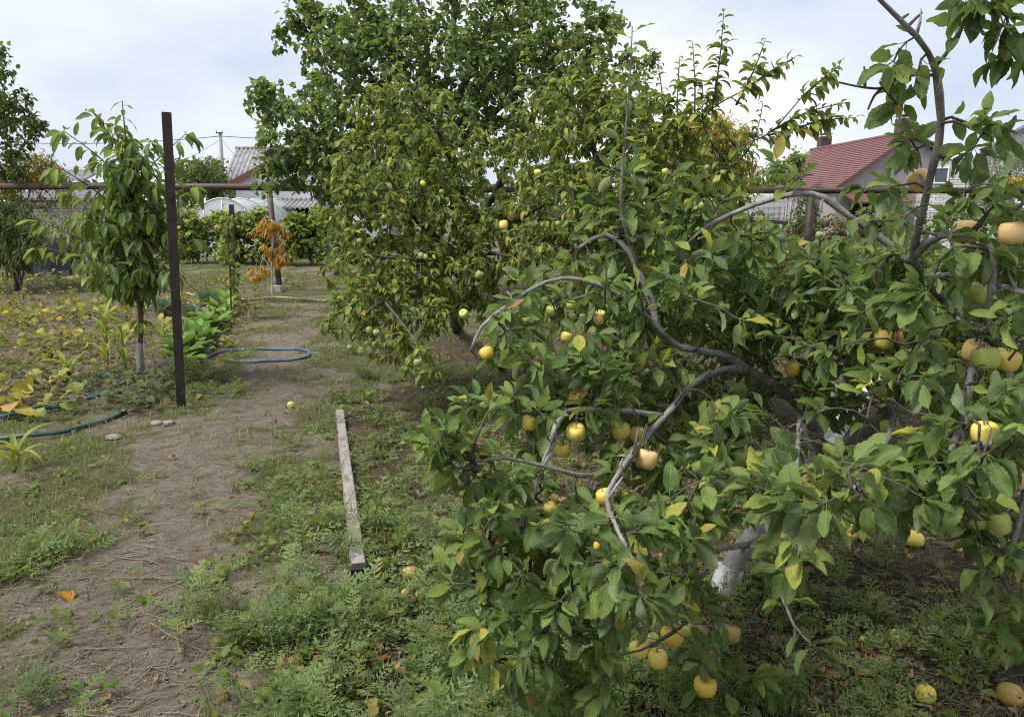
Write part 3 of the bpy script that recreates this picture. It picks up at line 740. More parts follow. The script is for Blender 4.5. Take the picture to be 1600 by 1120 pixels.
ap_targets = blob_points([
    (740, 690, 75, 75, 1.72, 2.0, 13), (700, 690, 40, 40, 1.75, 1.9, 4), (850, 650, 90, 50, 1.95, 2.3, 14), (800, 800, 80, 70, 1.7, 2.0, 13), (760, 880, 75, 70, 1.7, 2.0, 13), (880, 870, 90, 80, 1.55, 1.95, 16),
    (960, 830, 80, 80, 1.35, 1.8, 13), (990, 930, 60, 50, 1.3, 1.5, 7), (830, 980, 110, 90, 1.6, 2.0, 16), (940, 1040, 70, 70, 1.7, 2.0, 10), (860, 1080, 90, 40, 1.8, 2.1, 8), (1100, 960, 60, 70, 1.8, 2.2, 9), (1120, 1060, 80, 50, 2.0, 2.2, 9), (1185, 1075, 50, 40, 2.0, 2.3, 4), (1210, 1065, 40, 30, 2.0, 2.3, 4),
    (1080, 780, 110, 80, 1.6, 2.3, 18), (1040, 700, 90, 60, 1.8, 2.4, 14), (1150, 680, 100, 70, 1.8, 2.7, 18), (1235, 770, 55, 60, 1.2, 1.5, 7), (1330, 765, 60, 45, 1.1, 1.4, 6), (1300, 690, 80, 60, 1.5, 2.4, 10), (1230, 850, 40, 40, 1.4, 1.8, 5),
    (1420, 700, 90, 70, 1.5, 2.2, 15), (1540, 720, 80, 80, 1.35, 2.0, 16), (1480, 790, 70, 50, 1.5, 1.9, 9), (1570, 850, 40, 70, 1.6, 1.9, 7), (1570, 960, 40, 50, 1.7, 1.9, 6), (1510, 960, 20, 15, 1.6, 1.7, 1), (1580, 640, 60, 60, 1.4, 2.0, 10),
    (1450, 600, 100, 60, 1.7, 2.4, 17), (1560, 540, 60, 80, 1.6, 2.2, 13), (1430, 480, 110, 70, 1.7, 2.6, 22), (1340, 540, 90, 60, 1.9, 2.8, 16), (1300, 430, 110, 55, 2.2, 3.0, 18), (1360, 430, 80, 40, 2.0, 2.6, 10), (1290, 610, 60, 50, 2.2, 3.2, 9), (1220, 520, 110, 60, 2.2, 3.2, 18),
    (1100, 480, 100, 70, 2.0, 2.8, 16), (1180, 430, 100, 50, 2.4, 3.2, 14), (1080, 400, 80, 60, 2.3, 2.9, 13), (1060, 580, 100, 50, 2.1, 2.7, 15), (960, 560, 90, 60, 2.0, 2.6, 14), (870, 560, 90, 50, 2.0, 2.4, 12), (940, 480, 100, 50, 2.2, 2.7, 14), (850, 480, 70, 50, 2.2, 2.6, 9), (790, 530, 40, 50, 2.15, 2.3, 7), (960, 400, 90, 60, 2.4, 2.9, 13), (990, 300, 70, 60, 2.5, 2.9, 10), (1100, 330, 60, 40, 2.4, 2.7, 7), (1240, 270, 50, 30, 2.35, 2.5, 4), (1150, 370, 90, 30, 2.4, 2.8, 8), (930, 620, 80, 40, 2.0, 2.5, 9),
    (1410, 130, 35, 30, 1.78, 1.92, 4), (1400, 80, 25, 20, 1.75, 1.85, 1), (1540, 20, 50, 35, 1.6, 1.8, 6), (1570, 75, 30, 30, 1.62, 1.75, 2), (1530, 205, 30, 35, 1.78, 1.92, 4), (1405, 240, 35, 30, 1.85, 2.0, 4), (1380, 290, 30, 25, 1.95, 2.15, 2), (1500, 325, 55, 25, 1.6, 2.0, 5), (1570, 320, 45, 35, 1.6, 1.9, 5), (1430, 365, 50, 25, 1.8, 2.2, 4), (1540, 400, 60, 40, 1.6, 2.0, 6), (1350, 345, 35, 30, 2.1, 2.4, 3),
])
ap_targets = np.vstack([ap_targets, blob_points([
    (930, 470, 110, 70, 2.3, 3.0, 26), (1080, 520, 120, 90, 2.5, 3.2, 34), (1230, 480, 120, 80, 2.5, 3.4, 34), (1380, 480, 130, 80, 2.3, 3.4, 40), (1540, 470, 80, 80, 2.0, 3.0, 26), (1480, 580, 120, 70, 2.2, 3.2, 32), (1340, 590, 100, 60, 2.5, 3.4, 24), (1180, 610, 90, 50, 2.7, 3.3, 16),
    (1060, 640, 110, 60, 2.4, 3.0, 24), (930, 640, 100, 60, 2.1, 2.7, 22), (1120, 720, 100, 50, 2.3, 2.9, 14), (990, 800, 90, 80, 1.8, 2.4, 20), (860, 800, 80, 80, 1.8, 2.2, 16), (1420, 780, 110, 40, 1.8, 2.4, 14), (1540, 760, 70, 60, 1.7, 2.3, 16), (1280, 790, 70, 40, 1.6, 2.2, 10), (1050, 900, 70, 60, 1.6, 2.0, 10), (880, 930, 90, 80, 1.6, 2.0, 14), (1560, 640, 60, 60, 1.9, 2.6, 14), (1300, 400, 120, 40, 2.4, 3.2, 20), (1120, 420, 110, 50, 2.5, 3.2, 20), (1000, 360, 70, 60, 2.5, 3.0, 12), (1460, 410, 100, 40, 2.0, 2.8, 16), (1570, 390, 50, 50, 1.7, 2.3, 8),
(1720, 480, 130, 160, 1.7, 3.0, 60), (1900, 420, 150, 160, 1.8, 3.2, 50), (1720, 720, 120, 120, 1.7, 2.8, 30), (1650, 300, 50, 90, 1.7, 2.2, 10), (1500, 500, 150, 90, 2.8, 3.8, 40), (1650, 560, 120, 120, 2.8, 3.9, 40)])])
a_ch, a_rad = grow(a_limbs, ap_targets, arch=0.2, r_tip=0.0021)
fol_a = Foliage()
for c in a_ch:
    ax = unit(c[-1] - c[-2])
    rosette(fol_a, c[-1], ax, int(rng.integers(7, 13)), 0.065, droop=0.25, fill=0.45, pts=c, spread=(.5, 1.6), rnd=.5)
for k in (5, 6, 7, 8, 9, 15, 16, 21):
    leafy(fol_a, AL[k][0], 9, 0.075, 0.3, 0.45)
leafy(fol_a, AL[18][0], 34, 0.088, 0.5, 0.2)
leafy(fol_a, AL[22][0], 8, 0.08, 0.3, 0.5)
rosette(fol_a, AL[22][0][-1], unit(AL[22][0][-1] - AL[22][0][-4]), 5, .085, droop=.3)
# bare grey spurs on the upright shoot
bare = [L_([(1462, 118, 1.87), (1425, 118, 1.85), (1385, 137, 1.84), (1350, 137, 1.83), (1311, 129, 1.82)], .03), L_([(1380, 136, 1.84), (1366, 150, 1.84), (1356, 172, 1.84)], .03),
        L_([(1420, 40, 1.8), (1432, 28, 1.8), (1441, 20, 1.8)], .02), L_([(1408, 30, 1.79), (1420, 22, 1.79)], .02), L_([(1351, 137, 1.83), (1352, 122, 1.83), (1350, 104, 1.83)], .02),
        L_([(1375, 128, 1.84), (1390, 150, 1.83), (1402, 162, 1.83)], .03), L_([(1466, 195, 1.9), (1490, 190, 1.85), (1515, 200, 1.82)], .03), L_([(1455, 250, 1.93), (1480, 243, 1.9), (1500, 240, 1.88)], .03)]
wood(apple_root, [(trunk_pts, [.050, .046, .042, .045])] + AL, a_ch + bare, a_rad + [np.linspace(.004, .0022, len(b)) for b in bare], APPLE_BARK, TWIG_BARK)
for ch in apple_root.children:
    if ch.name.startswith('trunk'): ch.data.materials[0] = APPLE_BARK
ww = MB(); add_tube(ww, trunk_pts[:max(4, int(len(trunk_pts) * 0.27))], [.062, .060, .057] + [.056] * (max(4, int(len(trunk_pts) * 0.27)) - 3), 12); ww.build('whitewash', WHITEWASH, apple_root)
wl_ = L_([(1290, 716, 3.2), (1308, 672, 3.35), (1340, 634, 3.5), (1395, 560, 3.6), (1420, 500, 3.6)])
mbw = MB(); add_tube(mbw, wl_, np.interp(np.linspace(0, 1, len(wl_)), [0, .6, 1], [.04, .035, .012]), 8); tag(mbw.build('limb', WHITEWASH, apple_root), 'pale whitewashed limb')
print('apple', write_leaves(apple_root, fol_a, AP_LO, AP_HI, APPLE_LEAF, clear=keep_open))

# ================================================================== MIDDLE ORCHARD TREES
def orchard_tree(label, base, limbs, radii, blobs, shoots, leaf=0.078, mat=MID_LEAF, n_leaf=(7, 12), droop=0.55, hi=MD_HI, lo=MD_LO, bark=TWIG_BARK, r_tip=.0022, n_parts=300, name='fruit_tree', group='fruit trees', cat='tree', fill=0.6, min_px=9, sides=8, trunk_n=1, spread=(0.7, 1.5), rnd=.35, jit=0.0):
    root = thing(name, base, label, cat, group)
    LB = [(l, r) for l, r in zip(limbs, radii)]
    sh = [(spline([P(*q) for q in s], .08), n) for s, n in shoots]
    tg = blob_points(blobs)
    fol = Foliage()
    ch, rad = grow([l for l, _ in LB] + [s for s, _ in sh], tg, r_tip=r_tip)
    for c in ch:
        rosette(fol, c[-1], unit(c[-1] - c[-2]), int(rng.integers(*n_leaf)), leaf, droop=droop, fill=fill, pts=c, spread=spread, rnd=rnd, jit=jit)
    for s, n in sh:
        leafy(fol, s, n, leaf * 1.1, droop * 0.9, 0.05)
        for q in np.linspace(.15, .97, max(3, n // 4)):
            kq = int(q * (len(s) - 2)); rosette(fol, s[kq], unit(s[kq + 1] - s[kq]), int(rng.integers(3, 6)), leaf * 1.1, droop=droop, spread=(.5, 1.3))
    wood(root, LB + [(s, [.0065, .0045, .002]) for s, _ in sh], ch, rad, bark, bark, trunk_n, sides)
    print(label[:30], write_leaves(root, fol, lo, hi, mat, n_parts, min_px, clear=keep_open))
    return root

bt = G(715, 512)
orchard_tree('bushy apple tree with drooping yellowish leaves beside the path, small green apples low down', bt,
    [spline([bt + [0, 0, -.05], P(712, 470, 7.6), P(725, 420, 7.4), P(735, 370, 7.3)], .08),
     L_([(725, 420, 7.4), (690, 380, 6.9), (640, 330, 6.4), (600, 270, 6.2)]), L_([(735, 372, 7.3), (720, 300, 6.9), (690, 220, 6.6), (640, 150, 6.4)]), L_([(735, 372, 7.3), (780, 290, 6.8), (800, 220, 6.6)]),
     L_([(720, 430, 7.5), (680, 410, 6.4), (620, 405, 5.9), (560, 395, 5.7)]), L_([(722, 420, 7.4), (660, 445, 6.2), (600, 470, 5.6), (560, 500, 5.3)]), L_([(735, 380, 7.3), (810, 340, 6.4), (850, 320, 5.9)]), L_([(722, 425, 7.4), (760, 400, 6.3), (800, 400, 5.8)]), L_([(600, 470, 5.6), (640, 520, 5.1), (660, 560, 4.8)])],
    [[.075, .06, .05], [.04, .014], [.045, .012], [.04, .014], [.03, .009], [.028, .008], [.035, .012], [.03, .010], [.010, .004]],
    [(610, 250, 75, 80, 5.8, 7.2, 70), (580, 330, 75, 70, 5.6, 7.0, 75), (570, 420, 75, 70, 5.4, 6.8, 80), (640, 480, 90, 60, 5.3, 6.6, 70), (560, 490, 50, 45, 5.2, 5.9, 24), (690, 230, 85, 95, 6.0, 7.5, 110), (690, 340, 105, 85, 5.6, 7.2, 125), (600, 300, 80, 110, 5.6, 6.6, 60), (760, 300, 100, 90, 5.8, 7.4, 95), (780, 400, 100, 70, 5.6, 7.0, 80), (690, 430, 100, 60, 5.4, 6.8, 70), (610, 150, 35, 60, 6.2, 6.8, 22), (560, 200, 40, 50, 6.1, 6.8, 16), (655, 570, 30, 28, 4.7, 5.0, 7), (600, 530, 60, 35, 5.1, 5.6, 18), (530, 270, 25, 40, 6.1, 6.6, 7), (720, 470, 80, 35, 6.2, 7.2, 30), (840, 230, 80, 90, 6.2, 7.6, 60)],
    [([(640, 250, 6.3), (612, 180, 6.3), (595, 100, 6.3)], 26), ([(690, 230, 6.5), (690, 150, 6.5)], 18), ([(560, 260, 6.2), (535, 245, 6.1), (522, 300, 6.05)], 14), ([(560, 470, 5.3), (515, 500, 5.2), (500, 520, 5.2)], 16), ([(800, 230, 6.4), (820, 120, 6.4), (822, 30, 6.4)], 34), ([(660, 120, 6.4), (640, 190, 6.3)], 12)])
bt2 = G(1010, 520)
orchard_tree('open apple tree behind the front one, long bare shoots with small leaves against the sky', bt2,
    [spline([bt2 + [0, 0, -.05], P(1010, 450, 6.6), P(1000, 390, 6.4)], .08), L_([(1000, 395, 6.4), (960, 320, 6.0), (930, 240, 5.8), (900, 170, 5.7)]), L_([(1000, 395, 6.4), (1010, 330, 5.6), (1045, 270, 5.2), (1068, 230, 5.0), (1110, 172, 4.9), (1150, 148, 4.85), (1200, 118, 4.8), (1240, 92, 4.8)]),
     L_([(1010, 430, 6.5), (1030, 350, 5.4), (1080, 285, 5.0), (1140, 236, 4.85), (1200, 210, 4.8), (1225, 185, 4.75), (1265, 140, 4.7), (1312, 104, 4.7)]), L_([(1010, 440, 6.5), (1060, 390, 5.6), (1150, 370, 5.2), (1210, 380, 5.0)]), L_([(1000, 400, 6.4), (930, 360, 5.8), (870, 340, 5.4)])],
    [[.075, .06], [.045, .012], [.036, .014, .005, .0025], [.036, .015, .006, .0025], [.03, .008], [.03, .01]],
    [(900, 190, 85, 85, 5.4, 6.8, 110), (1000, 230, 50, 60, 5.2, 6.2, 40), (960, 260, 80, 80, 5.2, 6.6, 80), (870, 280, 80, 70, 5.3, 6.8, 65), (1050, 310, 90, 60, 4.8, 6.2, 70), (1110, 300, 70, 50, 4.6, 5.8, 40), (960, 350, 110, 60, 5.0, 6.2, 85), (1080, 390, 110, 55, 4.6, 6.0, 85), (1180, 420, 90, 50, 4.4, 5.6, 55), (1000, 430, 120, 60, 4.8, 6.0, 70), (870, 390, 90, 60, 5.0, 6.0, 55), (980, 160, 40, 60, 5.2, 6.0, 18), (1260, 440, 70, 40, 4.2, 5.2, 26), (900, 470, 90, 50, 4.8, 6.2, 60), (1010, 490, 110, 50, 4.6, 6.2, 75), (1130, 490, 110, 50, 4.4, 6.0, 75), (860, 330, 70, 90, 5.2, 6.6, 60), (960, 180, 70, 60, 5.4, 6.6, 40), (1050, 250, 60, 50, 4.9, 6.0, 36), (1130, 360, 80, 50, 4.6, 6.0, 50), (1060, 200, 35, 40, 4.9, 5.3, 14), (890, 120, 45, 45, 5.6, 6.2, 15), (1040, 180, 20, 40, 4.9, 5.3, 6)],
    [([(1112, 172, 4.9), (1124, 100, 4.88), (1131, 20, 4.86)], 34), ([(1085, 190, 4.95), (1086, 130, 4.95), (1082, 66, 4.95)], 22), ([(1150, 165, 4.85), (1178, 110, 4.8), (1196, 62, 4.8)], 20), ([(1200, 212, 4.8), (1245, 200, 4.75), (1290, 188, 4.7), (1338, 184, 4.7)], 34), ([(1150, 230, 4.84), (1130, 205, 4.8), (1120, 190, 4.8)], 8), ([(1205, 205, 4.8), (1262, 175, 4.72), (1325, 160, 4.7)], 22), ([(1255, 150, 4.7), (1290, 120, 4.7), (1312, 102, 4.7)], 16), ([(1170, 135, 4.83), (1210, 108, 4.8), (1242, 90, 4.8)], 16), ([(1040, 240, 5.1), (1035, 150, 5.1), (1028, 100, 5.1)], 22), ([(930, 240, 5.7), (935, 120, 5.7), (930, 40, 5.7)], 34), ([(1000, 280, 5.3), (1012, 190, 5.3), (1008, 110, 5.3)], 30), ([(1090, 285, 5.0), (1150, 255, 4.9), (1180, 215, 4.9), (1192, 160, 4.9)], 28), ([(1060, 240, 5.1), (1058, 160, 5.1), (1062, 90, 5.1)], 26), ([(1130, 250, 4.9), (1100, 200, 4.9), (1098, 130, 4.9)], 22)], leaf=0.08, droop=0.6)

bt3 = G(1400, 545)
orchard_tree('low apple tree at the right behind the front one, under the pipe rail', bt3,
    [spline([bt3 + [0, 0, -.05], P(1400, 480, 5.9), P(1395, 440, 5.8)], .08), L_([(1395, 445, 5.8), (1330, 410, 5.4), (1270, 400, 5.2)]), L_([(1395, 445, 5.8), (1460, 410, 5.4), (1530, 400, 5.2)]), L_([(1398, 470, 5.9), (1340, 490, 5.0), (1280, 500, 4.8)]), L_([(1398, 470, 5.9), (1470, 500, 5.0), (1560, 500, 4.8)])],
    [[.06, .05], [.03, .01], [.03, .01], [.025, .008], [.025, .008]],
    [(1300, 430, 90, 40, 4.8, 6.2, 70), (1420, 430, 100, 40, 4.8, 6.4, 75), (1540, 440, 90, 50, 4.8, 6.4, 75), (1270, 500, 100, 50, 4.4, 5.8, 65), (1400, 510, 110, 50, 4.4, 6.0, 75), (1540, 520, 100, 50, 4.4, 6.0, 70), (1640, 460, 80, 80, 4.8, 6.4, 50)], [], leaf=.08, droop=.6, n_parts=200)

# ================================================================== BIG PEAR TREE, FAR TREES AND SHRUBS
def px_base(px, d): 
    p = P(px, 300, d); p[2] = float(H(p[0], p[1])) - 0.05
    return p
bp = px_base(668, 13.2)
orchard_tree('tall dark green pear tree rising behind the apple trees, its top out of the picture', bp,
    [spline([bp, P(668, 340, 13.2), P(672, 250, 13.2)], .2)] + [L_([(672, 255, 13.2), ((672 + tx) / 2 + 12, (255 + ty) / 2 - 15, (13.2 + td) / 2), (tx, ty, td)], .2) for tx, ty, td in ((520, 110, 12.2), (430, 160, 12.4), (570, 20, 13), (640, -60, 13.5), (720, -120, 13.2), (800, -60, 12.8), (860, 40, 13.5), (930, 60, 14), (440, 260, 12.6), (760, 120, 11.8), (620, 100, 11.6), (470, 20, 13.4))],
    [[.16, .13, .11]] + [[.07, .012]] * 12,
    [(700, 60, 190, 110, 11.4, 15, 290), (560, 70, 105, 80, 11.6, 14.5, 130), (480, 10, 40, 45, 12.6, 13.6, 16), (520, 180, 110, 70, 11.4, 14, 120), (460, 220, 70, 65, 11.8, 13.6, 65), (420, 160, 38, 38, 12, 13.2, 20), (410, 140, 22, 18, 12, 12.6, 5), (425, 270, 38, 35, 12.0, 12.8, 18), (560, 260, 110, 70, 11.6, 14, 120), (520, 310, 40, 24, 12, 13, 16), (680, 200, 160, 100, 11.4, 14.5, 190), (830, 60, 130, 90, 11.8, 15, 150), (820, 170, 120, 90, 11.8, 14.5, 120), (930, 80, 60, 70, 12.5, 14.5, 36), (700, -80, 230, 70, 11.6, 15, 140), (960, 25, 30, 28, 13, 14, 8), (960, 170, 45, 60, 12.4, 14, 22), (455, 60, 30, 35, 12.8, 13.4, 6), (1000, 120, 30, 50, 12.6, 13.6, 8), (1020, 80, 10, 25, 13, 13.4, 3)],
    [([(900, 60, 13.5), (948, 20, 13.5), (960, -20, 13.5)], 22), ([(470, 50, 13), (452, 20, 13), (446, 0, 13)], 14), ([(420, 170, 12.3), (400, 150, 12.2), (388, 140, 12.2)], 12)],
    leaf=0.115, mat=PEAR_LEAF, n_leaf=(10, 17), droop=0.45, hi=PR_HI, lo=PR_LO, r_tip=.004, name='pear_tree', fill=0.85, min_px=8, jit=0.05, sides=10)

def bush(label, px, d, blobs, leaf, mat, hi, lo, name='shrub', cat='shrub', group=None, stems=5, h=0.9, bark=TWIG_BARK, n_leaf=(8, 14), parts=120, droop=.4, r_tip=.003, min_px=9, fill=.8, jit=0.04):
    b = px_base(px, d)
    limbs = [spline([b + [rng.normal(0, .05), rng.normal(0, .05), 0], b + [rng.normal(0, .15), rng.normal(0, .1), h * .5], b + [rng.normal(0, .35), rng.normal(0, .2), h]], .12) for _ in range(stems)]
    return orchard_tree(label, b, limbs, [[.02, .008]] * stems, blobs, [], leaf, mat, n_leaf, droop, hi, lo, bark, r_tip, parts, name, group, cat, fill, min_px, 6, trunk_n=stems, jit=jit)

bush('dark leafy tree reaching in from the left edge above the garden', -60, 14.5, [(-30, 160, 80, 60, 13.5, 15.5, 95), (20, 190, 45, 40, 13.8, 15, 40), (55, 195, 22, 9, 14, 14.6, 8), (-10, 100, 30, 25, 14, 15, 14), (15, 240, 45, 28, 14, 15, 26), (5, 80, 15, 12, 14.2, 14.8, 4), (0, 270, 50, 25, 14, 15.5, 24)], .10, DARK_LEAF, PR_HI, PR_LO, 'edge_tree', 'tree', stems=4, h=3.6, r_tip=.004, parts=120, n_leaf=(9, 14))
bush('peach tree with yellowing narrow leaves at the left edge, above the pipe rail', 10, 15.2, [(50, 272, 55, 22, 14.6, 15.8, 95), (10, 290, 50, 30, 14.4, 15.6, 70), (82, 277, 30, 20, 14.8, 15.6, 42), (60, 250, 30, 16, 15, 15.8, 26), (90, 310, 40, 25, 14.5, 15.2, 26)], .11, GOLD_LEAF, LN_HI, LN_LO, 'peach_tree', 'tree', stems=4, h=1.9)
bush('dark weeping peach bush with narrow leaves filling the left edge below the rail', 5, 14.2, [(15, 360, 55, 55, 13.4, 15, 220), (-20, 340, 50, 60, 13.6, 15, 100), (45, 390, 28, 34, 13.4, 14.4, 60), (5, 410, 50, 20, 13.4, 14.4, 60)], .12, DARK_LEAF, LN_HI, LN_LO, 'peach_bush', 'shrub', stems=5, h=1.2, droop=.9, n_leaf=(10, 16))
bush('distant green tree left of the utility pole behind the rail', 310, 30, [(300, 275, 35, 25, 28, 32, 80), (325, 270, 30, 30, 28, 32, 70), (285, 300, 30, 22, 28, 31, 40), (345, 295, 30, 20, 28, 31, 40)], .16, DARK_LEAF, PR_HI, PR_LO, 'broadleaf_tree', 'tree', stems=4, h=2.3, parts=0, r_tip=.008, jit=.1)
bush('golden leaved tree behind the small apple shoots, right of the pear tree', 1105, 11.5, [(1102, 214, 70, 34, 10.6, 12.0, 240), (1050, 240, 42, 45, 10.8, 12.2, 120), (1135, 262, 55, 45, 10.8, 12.2, 140), (1110, 300, 80, 40, 10.8, 12.2, 110), (1165, 212, 16, 18, 11.2, 11.8, 14)], .10, GOLD_LEAF, LN_HI, LN_LO, 'peach_tree', 'tree', stems=4, h=2.2, n_leaf=(12, 18), parts=150)
bush('distant leafy tree left of the red roofed house', 1235, 36, [(1228, 268, 30, 22, 37.5, 39, 60), (1245, 250, 18, 12, 37.5, 39, 22), (1195, 285, 35, 22, 37, 39, 45)], .2, VINE_LEAF, PR_HI, PR_LO, 'broadleaf_tree', 'tree', stems=4, h=3.4, parts=0, r_tip=.01, jit=.12)
bush('grey green olive like tree at the right edge beside the corrugated roof', 1585, 21, [(1580, 262, 42, 34, 20, 22, 120), (1545, 285, 30, 20, 20, 22, 45), (1610, 240, 30, 30, 20, 22, 40)], .09, GREY_LEAF, LN_HI, LN_LO, 'silverberry_tree', 'tree', stems=4, h=2.4, parts=0, n_leaf=(12, 18), jit=.08)
bush('small golden shrub low at the right edge below the silvery tree', 1600, 17, [(1595, 285, 28, 20, 16.6, 17.6, 30)], .09, GOLD_LEAF, PR_HI, PR_LO, 'shrub', 'shrub', stems=3, h=1.6, parts=40)
# shrubs behind the right part of the pipe rail
bush('rust red berry bush behind the post of the right pipe rail', 1300, 17, [(1300, 355, 50, 22, 16.4, 17.6, 70), (1340, 350, 30, 20, 16.5, 17.4, 35), (1235, 370, 40, 22, 16.2, 17.2, 45)], .07, RUST_LEAF, PR_HI, PR_LO, 'berry_bush', 'shrub', stems=5, h=.7, parts=100)
bush('brown twiggy bush below the lilac gable', 1390, 17.6, [(1390, 320, 55, 35, 17, 18.2, 55), (1430, 350, 50, 30, 17, 18, 55), (1370, 360, 50, 25, 17, 18, 45)], .07, GREY_LEAF, PR_HI, PR_LO, 'shrub', 'shrub', stems=7, h=1.4, n_leaf=(4, 8), parts=100)
bush('green bush between the water tank and the rail post', 1255, 16.4, [(1262, 320, 22, 22, 16, 17, 30), (1250, 345, 30, 22, 16, 17, 30)], .08, DARK_LEAF, PR_HI, PR_LO, 'shrub', 'shrub', stems=4, h=1.2, parts=60)
bush('dark bush at the far right under the pipe rail', 1560, 15.8, [(1560, 340, 55, 30, 15.2, 16.4, 65), (1500, 355, 40, 25, 15.2, 16.2, 45), (1600, 370, 40, 30, 15.2, 16.2, 40)], .08, DARK_LEAF, PR_HI, PR_LO, 'shrub', 'shrub', stems=5, h=1.1, parts=80)
bush('low tangled bush behind the apple trees on the right', 1180, 15, [(1180, 375, 60, 25, 14, 16, 60), (1100, 380, 60, 30, 14, 16, 60), (1000, 390, 70, 30, 13, 16, 60), (900, 400, 70, 25, 13, 16, 50)], .08, MID_LEAF, PR_HI, PR_LO, 'shrub', 'shrub', stems=6, h=.6, parts=60)
bush('thin rusty leaved shrub between the tarp heap and the young cherry tree', 130, 15.6, [(128, 385, 22, 22, 15.2, 16, 26), (105, 400, 25, 14, 15.2, 16, 22)], .08, RUST_LEAF, PR_HI, PR_LO, 'shrub', 'shrub', stems=4, h=.6, parts=40)
bush('sparse green shrub in front of the brick shed', 100, 18, [(95, 345, 45, 30, 17.4, 18.6, 50), (150, 350, 25, 30, 17.4, 18.6, 26)], .09, MID_LEAF, LN_HI, LN_LO, 'shrub', 'shrub', stems=5, h=1.2, parts=60)
# vine row
for px, d, bl, lab in ((300, 21.2, [(300, 360, 34, 26, 20.6, 21.8, 75), (285, 340, 20, 16, 20.8, 21.6, 20), (295, 392, 40, 12, 20.6, 21.4, 45)], 'yellow green grape vine at the left end of the vine row, under the greenhouse'),
                       (370, 21.0, [(365, 360, 36, 28, 20.4, 21.6, 85), (350, 340, 26, 14, 20.8, 21.6, 22), (365, 392, 36, 12, 20.4, 21.2, 42)], 'green grape vine on the dark stake in front of the greenhouse'),
                       (405, 20.6, [(402, 350, 26, 26, 20.2, 21, 45), (420, 370, 26, 24, 20.2, 21, 40), (412, 394, 30, 12, 20.2, 20.8, 34)], 'golden green grape vine behind the rusty rail post'),
                       (480, 20.4, [(470, 360, 40, 32, 19.8, 21, 95), (455, 342, 20, 14, 20, 20.8, 18), (510, 350, 34, 32, 19.8, 21, 60), (480, 394, 50, 12, 19.8, 20.6, 50)], 'yellowing grape vine right of the rusty rail post')):
    bush(lab, px, d, bl, .13, VINE_LEAF, VN_HI, VN_LO, 'grape_vine', 'vine', 'grape vines in the row', stems=3, h=.9, parts=90, jit=.05, min_px=7, n_leaf=(7, 12))
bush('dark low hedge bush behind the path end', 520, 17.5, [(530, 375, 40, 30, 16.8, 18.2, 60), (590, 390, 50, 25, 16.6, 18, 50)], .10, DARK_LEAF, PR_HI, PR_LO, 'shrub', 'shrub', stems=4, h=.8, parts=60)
# far-off trees beyond everything
mbf = MB(); fl = Foliage()
for k in range(1000):
    xx = rng.uniform(-95, 110); yy = rng.uniform(85, 105)
    hh = 2.2 + 2.3 * vnoise(xx, 0, 9, 8) + 1.5 * vnoise(xx, 3, 3, 9)
    c = np.array([[xx, yy, hh * rng.random() ** .6]])
    n = 4
    fl.add(np.repeat(c, n, 0) + rng.normal(0, .4, (n, 3)), unit(rng.normal(size=(n, 3))), np.array([0, 0, 1.]) + rng.normal(0, .5, (n, 3)), 1.2)
p_, d_, u_, s_, t_ = fl.arr(); add_leaves(mbf, PR_LO, p_, frames(d_, u_), s_, t_)
tag(mbf.build('far_woods', DARK_LEAF), 'far line of trees beyond the gardens', kind='stuff')

# ================================================================== YOUNG TREES ON THE LEFT
bc = G(222, 603); dc = bc[1]
ch_limbs = [spline([bc + [0, 0, -.04], P(219, 560, dc), P(217, 480, dc), P(213, 400, dc), P(205, 310, dc), P(198, 240, dc), P(191, 158, dc)], .06)]
ends = [(100, 205, -.25), (62, 345, -.2), (60, 385, .2), (150, 180, .2), (290, 210, .2), (300, 290, -.3), (300, 370, .3), (270, 250, .4), (110, 300, .45), (90, 260, -.3), (130, 400, -.5), (270, 420, -.4), (160, 250, -.5), (235, 220, -.4), (150, 430, -.1)]
for ex, ey, dd in ends:
    sy = min(430, ey + 95)
    sx = np.interp(sy, [158, 310, 480], [191, 205, 217])
    ch_limbs.append(L_([(sx, sy, dc), ((sx * .55 + ex * .45), sy - (sy - ey) * .55, dc + dd * .5), (ex, ey, dc + dd)]))
cherry_root = thing('cherry_tree', bc, 'slim young cherry tree with large drooping leaves beside the dark metal pole', 'tree', 'young trees')
tg = blob_points([(205, 350, 55, 62, dc - .35, dc + .35, 62), (213, 425, 46, 34, dc - .35, dc + .3, 54), (198, 270, 38, 45, dc - .3, dc + .3, 24), (250, 330, 28, 60, dc - .3, dc + .3, 16), (140, 340, 36, 40, dc - .3, dc + .3, 9), (192, 205, 26, 26, dc - .2, dc + .2, 5)])
cch, crad = grow(ch_limbs, tg, r_tip=.0025, arch=.3)
fol_c = Foliage()
for c in cch: rosette(fol_c, c[-1], unit(c[-1] - c[-2]), int(rng.integers(5, 8)), .145, droop=1.1, fill=.4, pts=c, spread=(.8, 1.5))
for l in ch_limbs[1:]: leafy(fol_c, l, 16, .165, 1.1, .3)
leafy(fol_c, ch_limbs[0][int(len(ch_limbs[0]) * .62):], 30, .155, .9, .0)
for l in ch_limbs[1:]: rosette(fol_c, l[-1], unit(l[-1] - l[-2]), 5, .16, droop=1.0, spread=(.3, 1.3))
fol_c.add(np.array([P(219, 500, dc)] * 5), unit(rng.normal(0, 1, (5, 3)) * [1, 1, .2] + [0, 0, -.5]), np.array([0, 0, 1.]) + rng.normal(0, .2, (5, 3)), .13)
wood(cherry_root, [(ch_limbs[0], [.026, .022, .017, .010, .0035])] + [(l, [.010, .005, .003]) for l in ch_limbs[1:]], cch, crad, BROWN_BARK, BROWN_BARK)
wr = MB(); add_tube(wr, [P(221, 600, dc), P(220, 575, dc), P(219, 562, dc), P(218.5, 535, dc)], [.030, .036, .031, .026], 10)
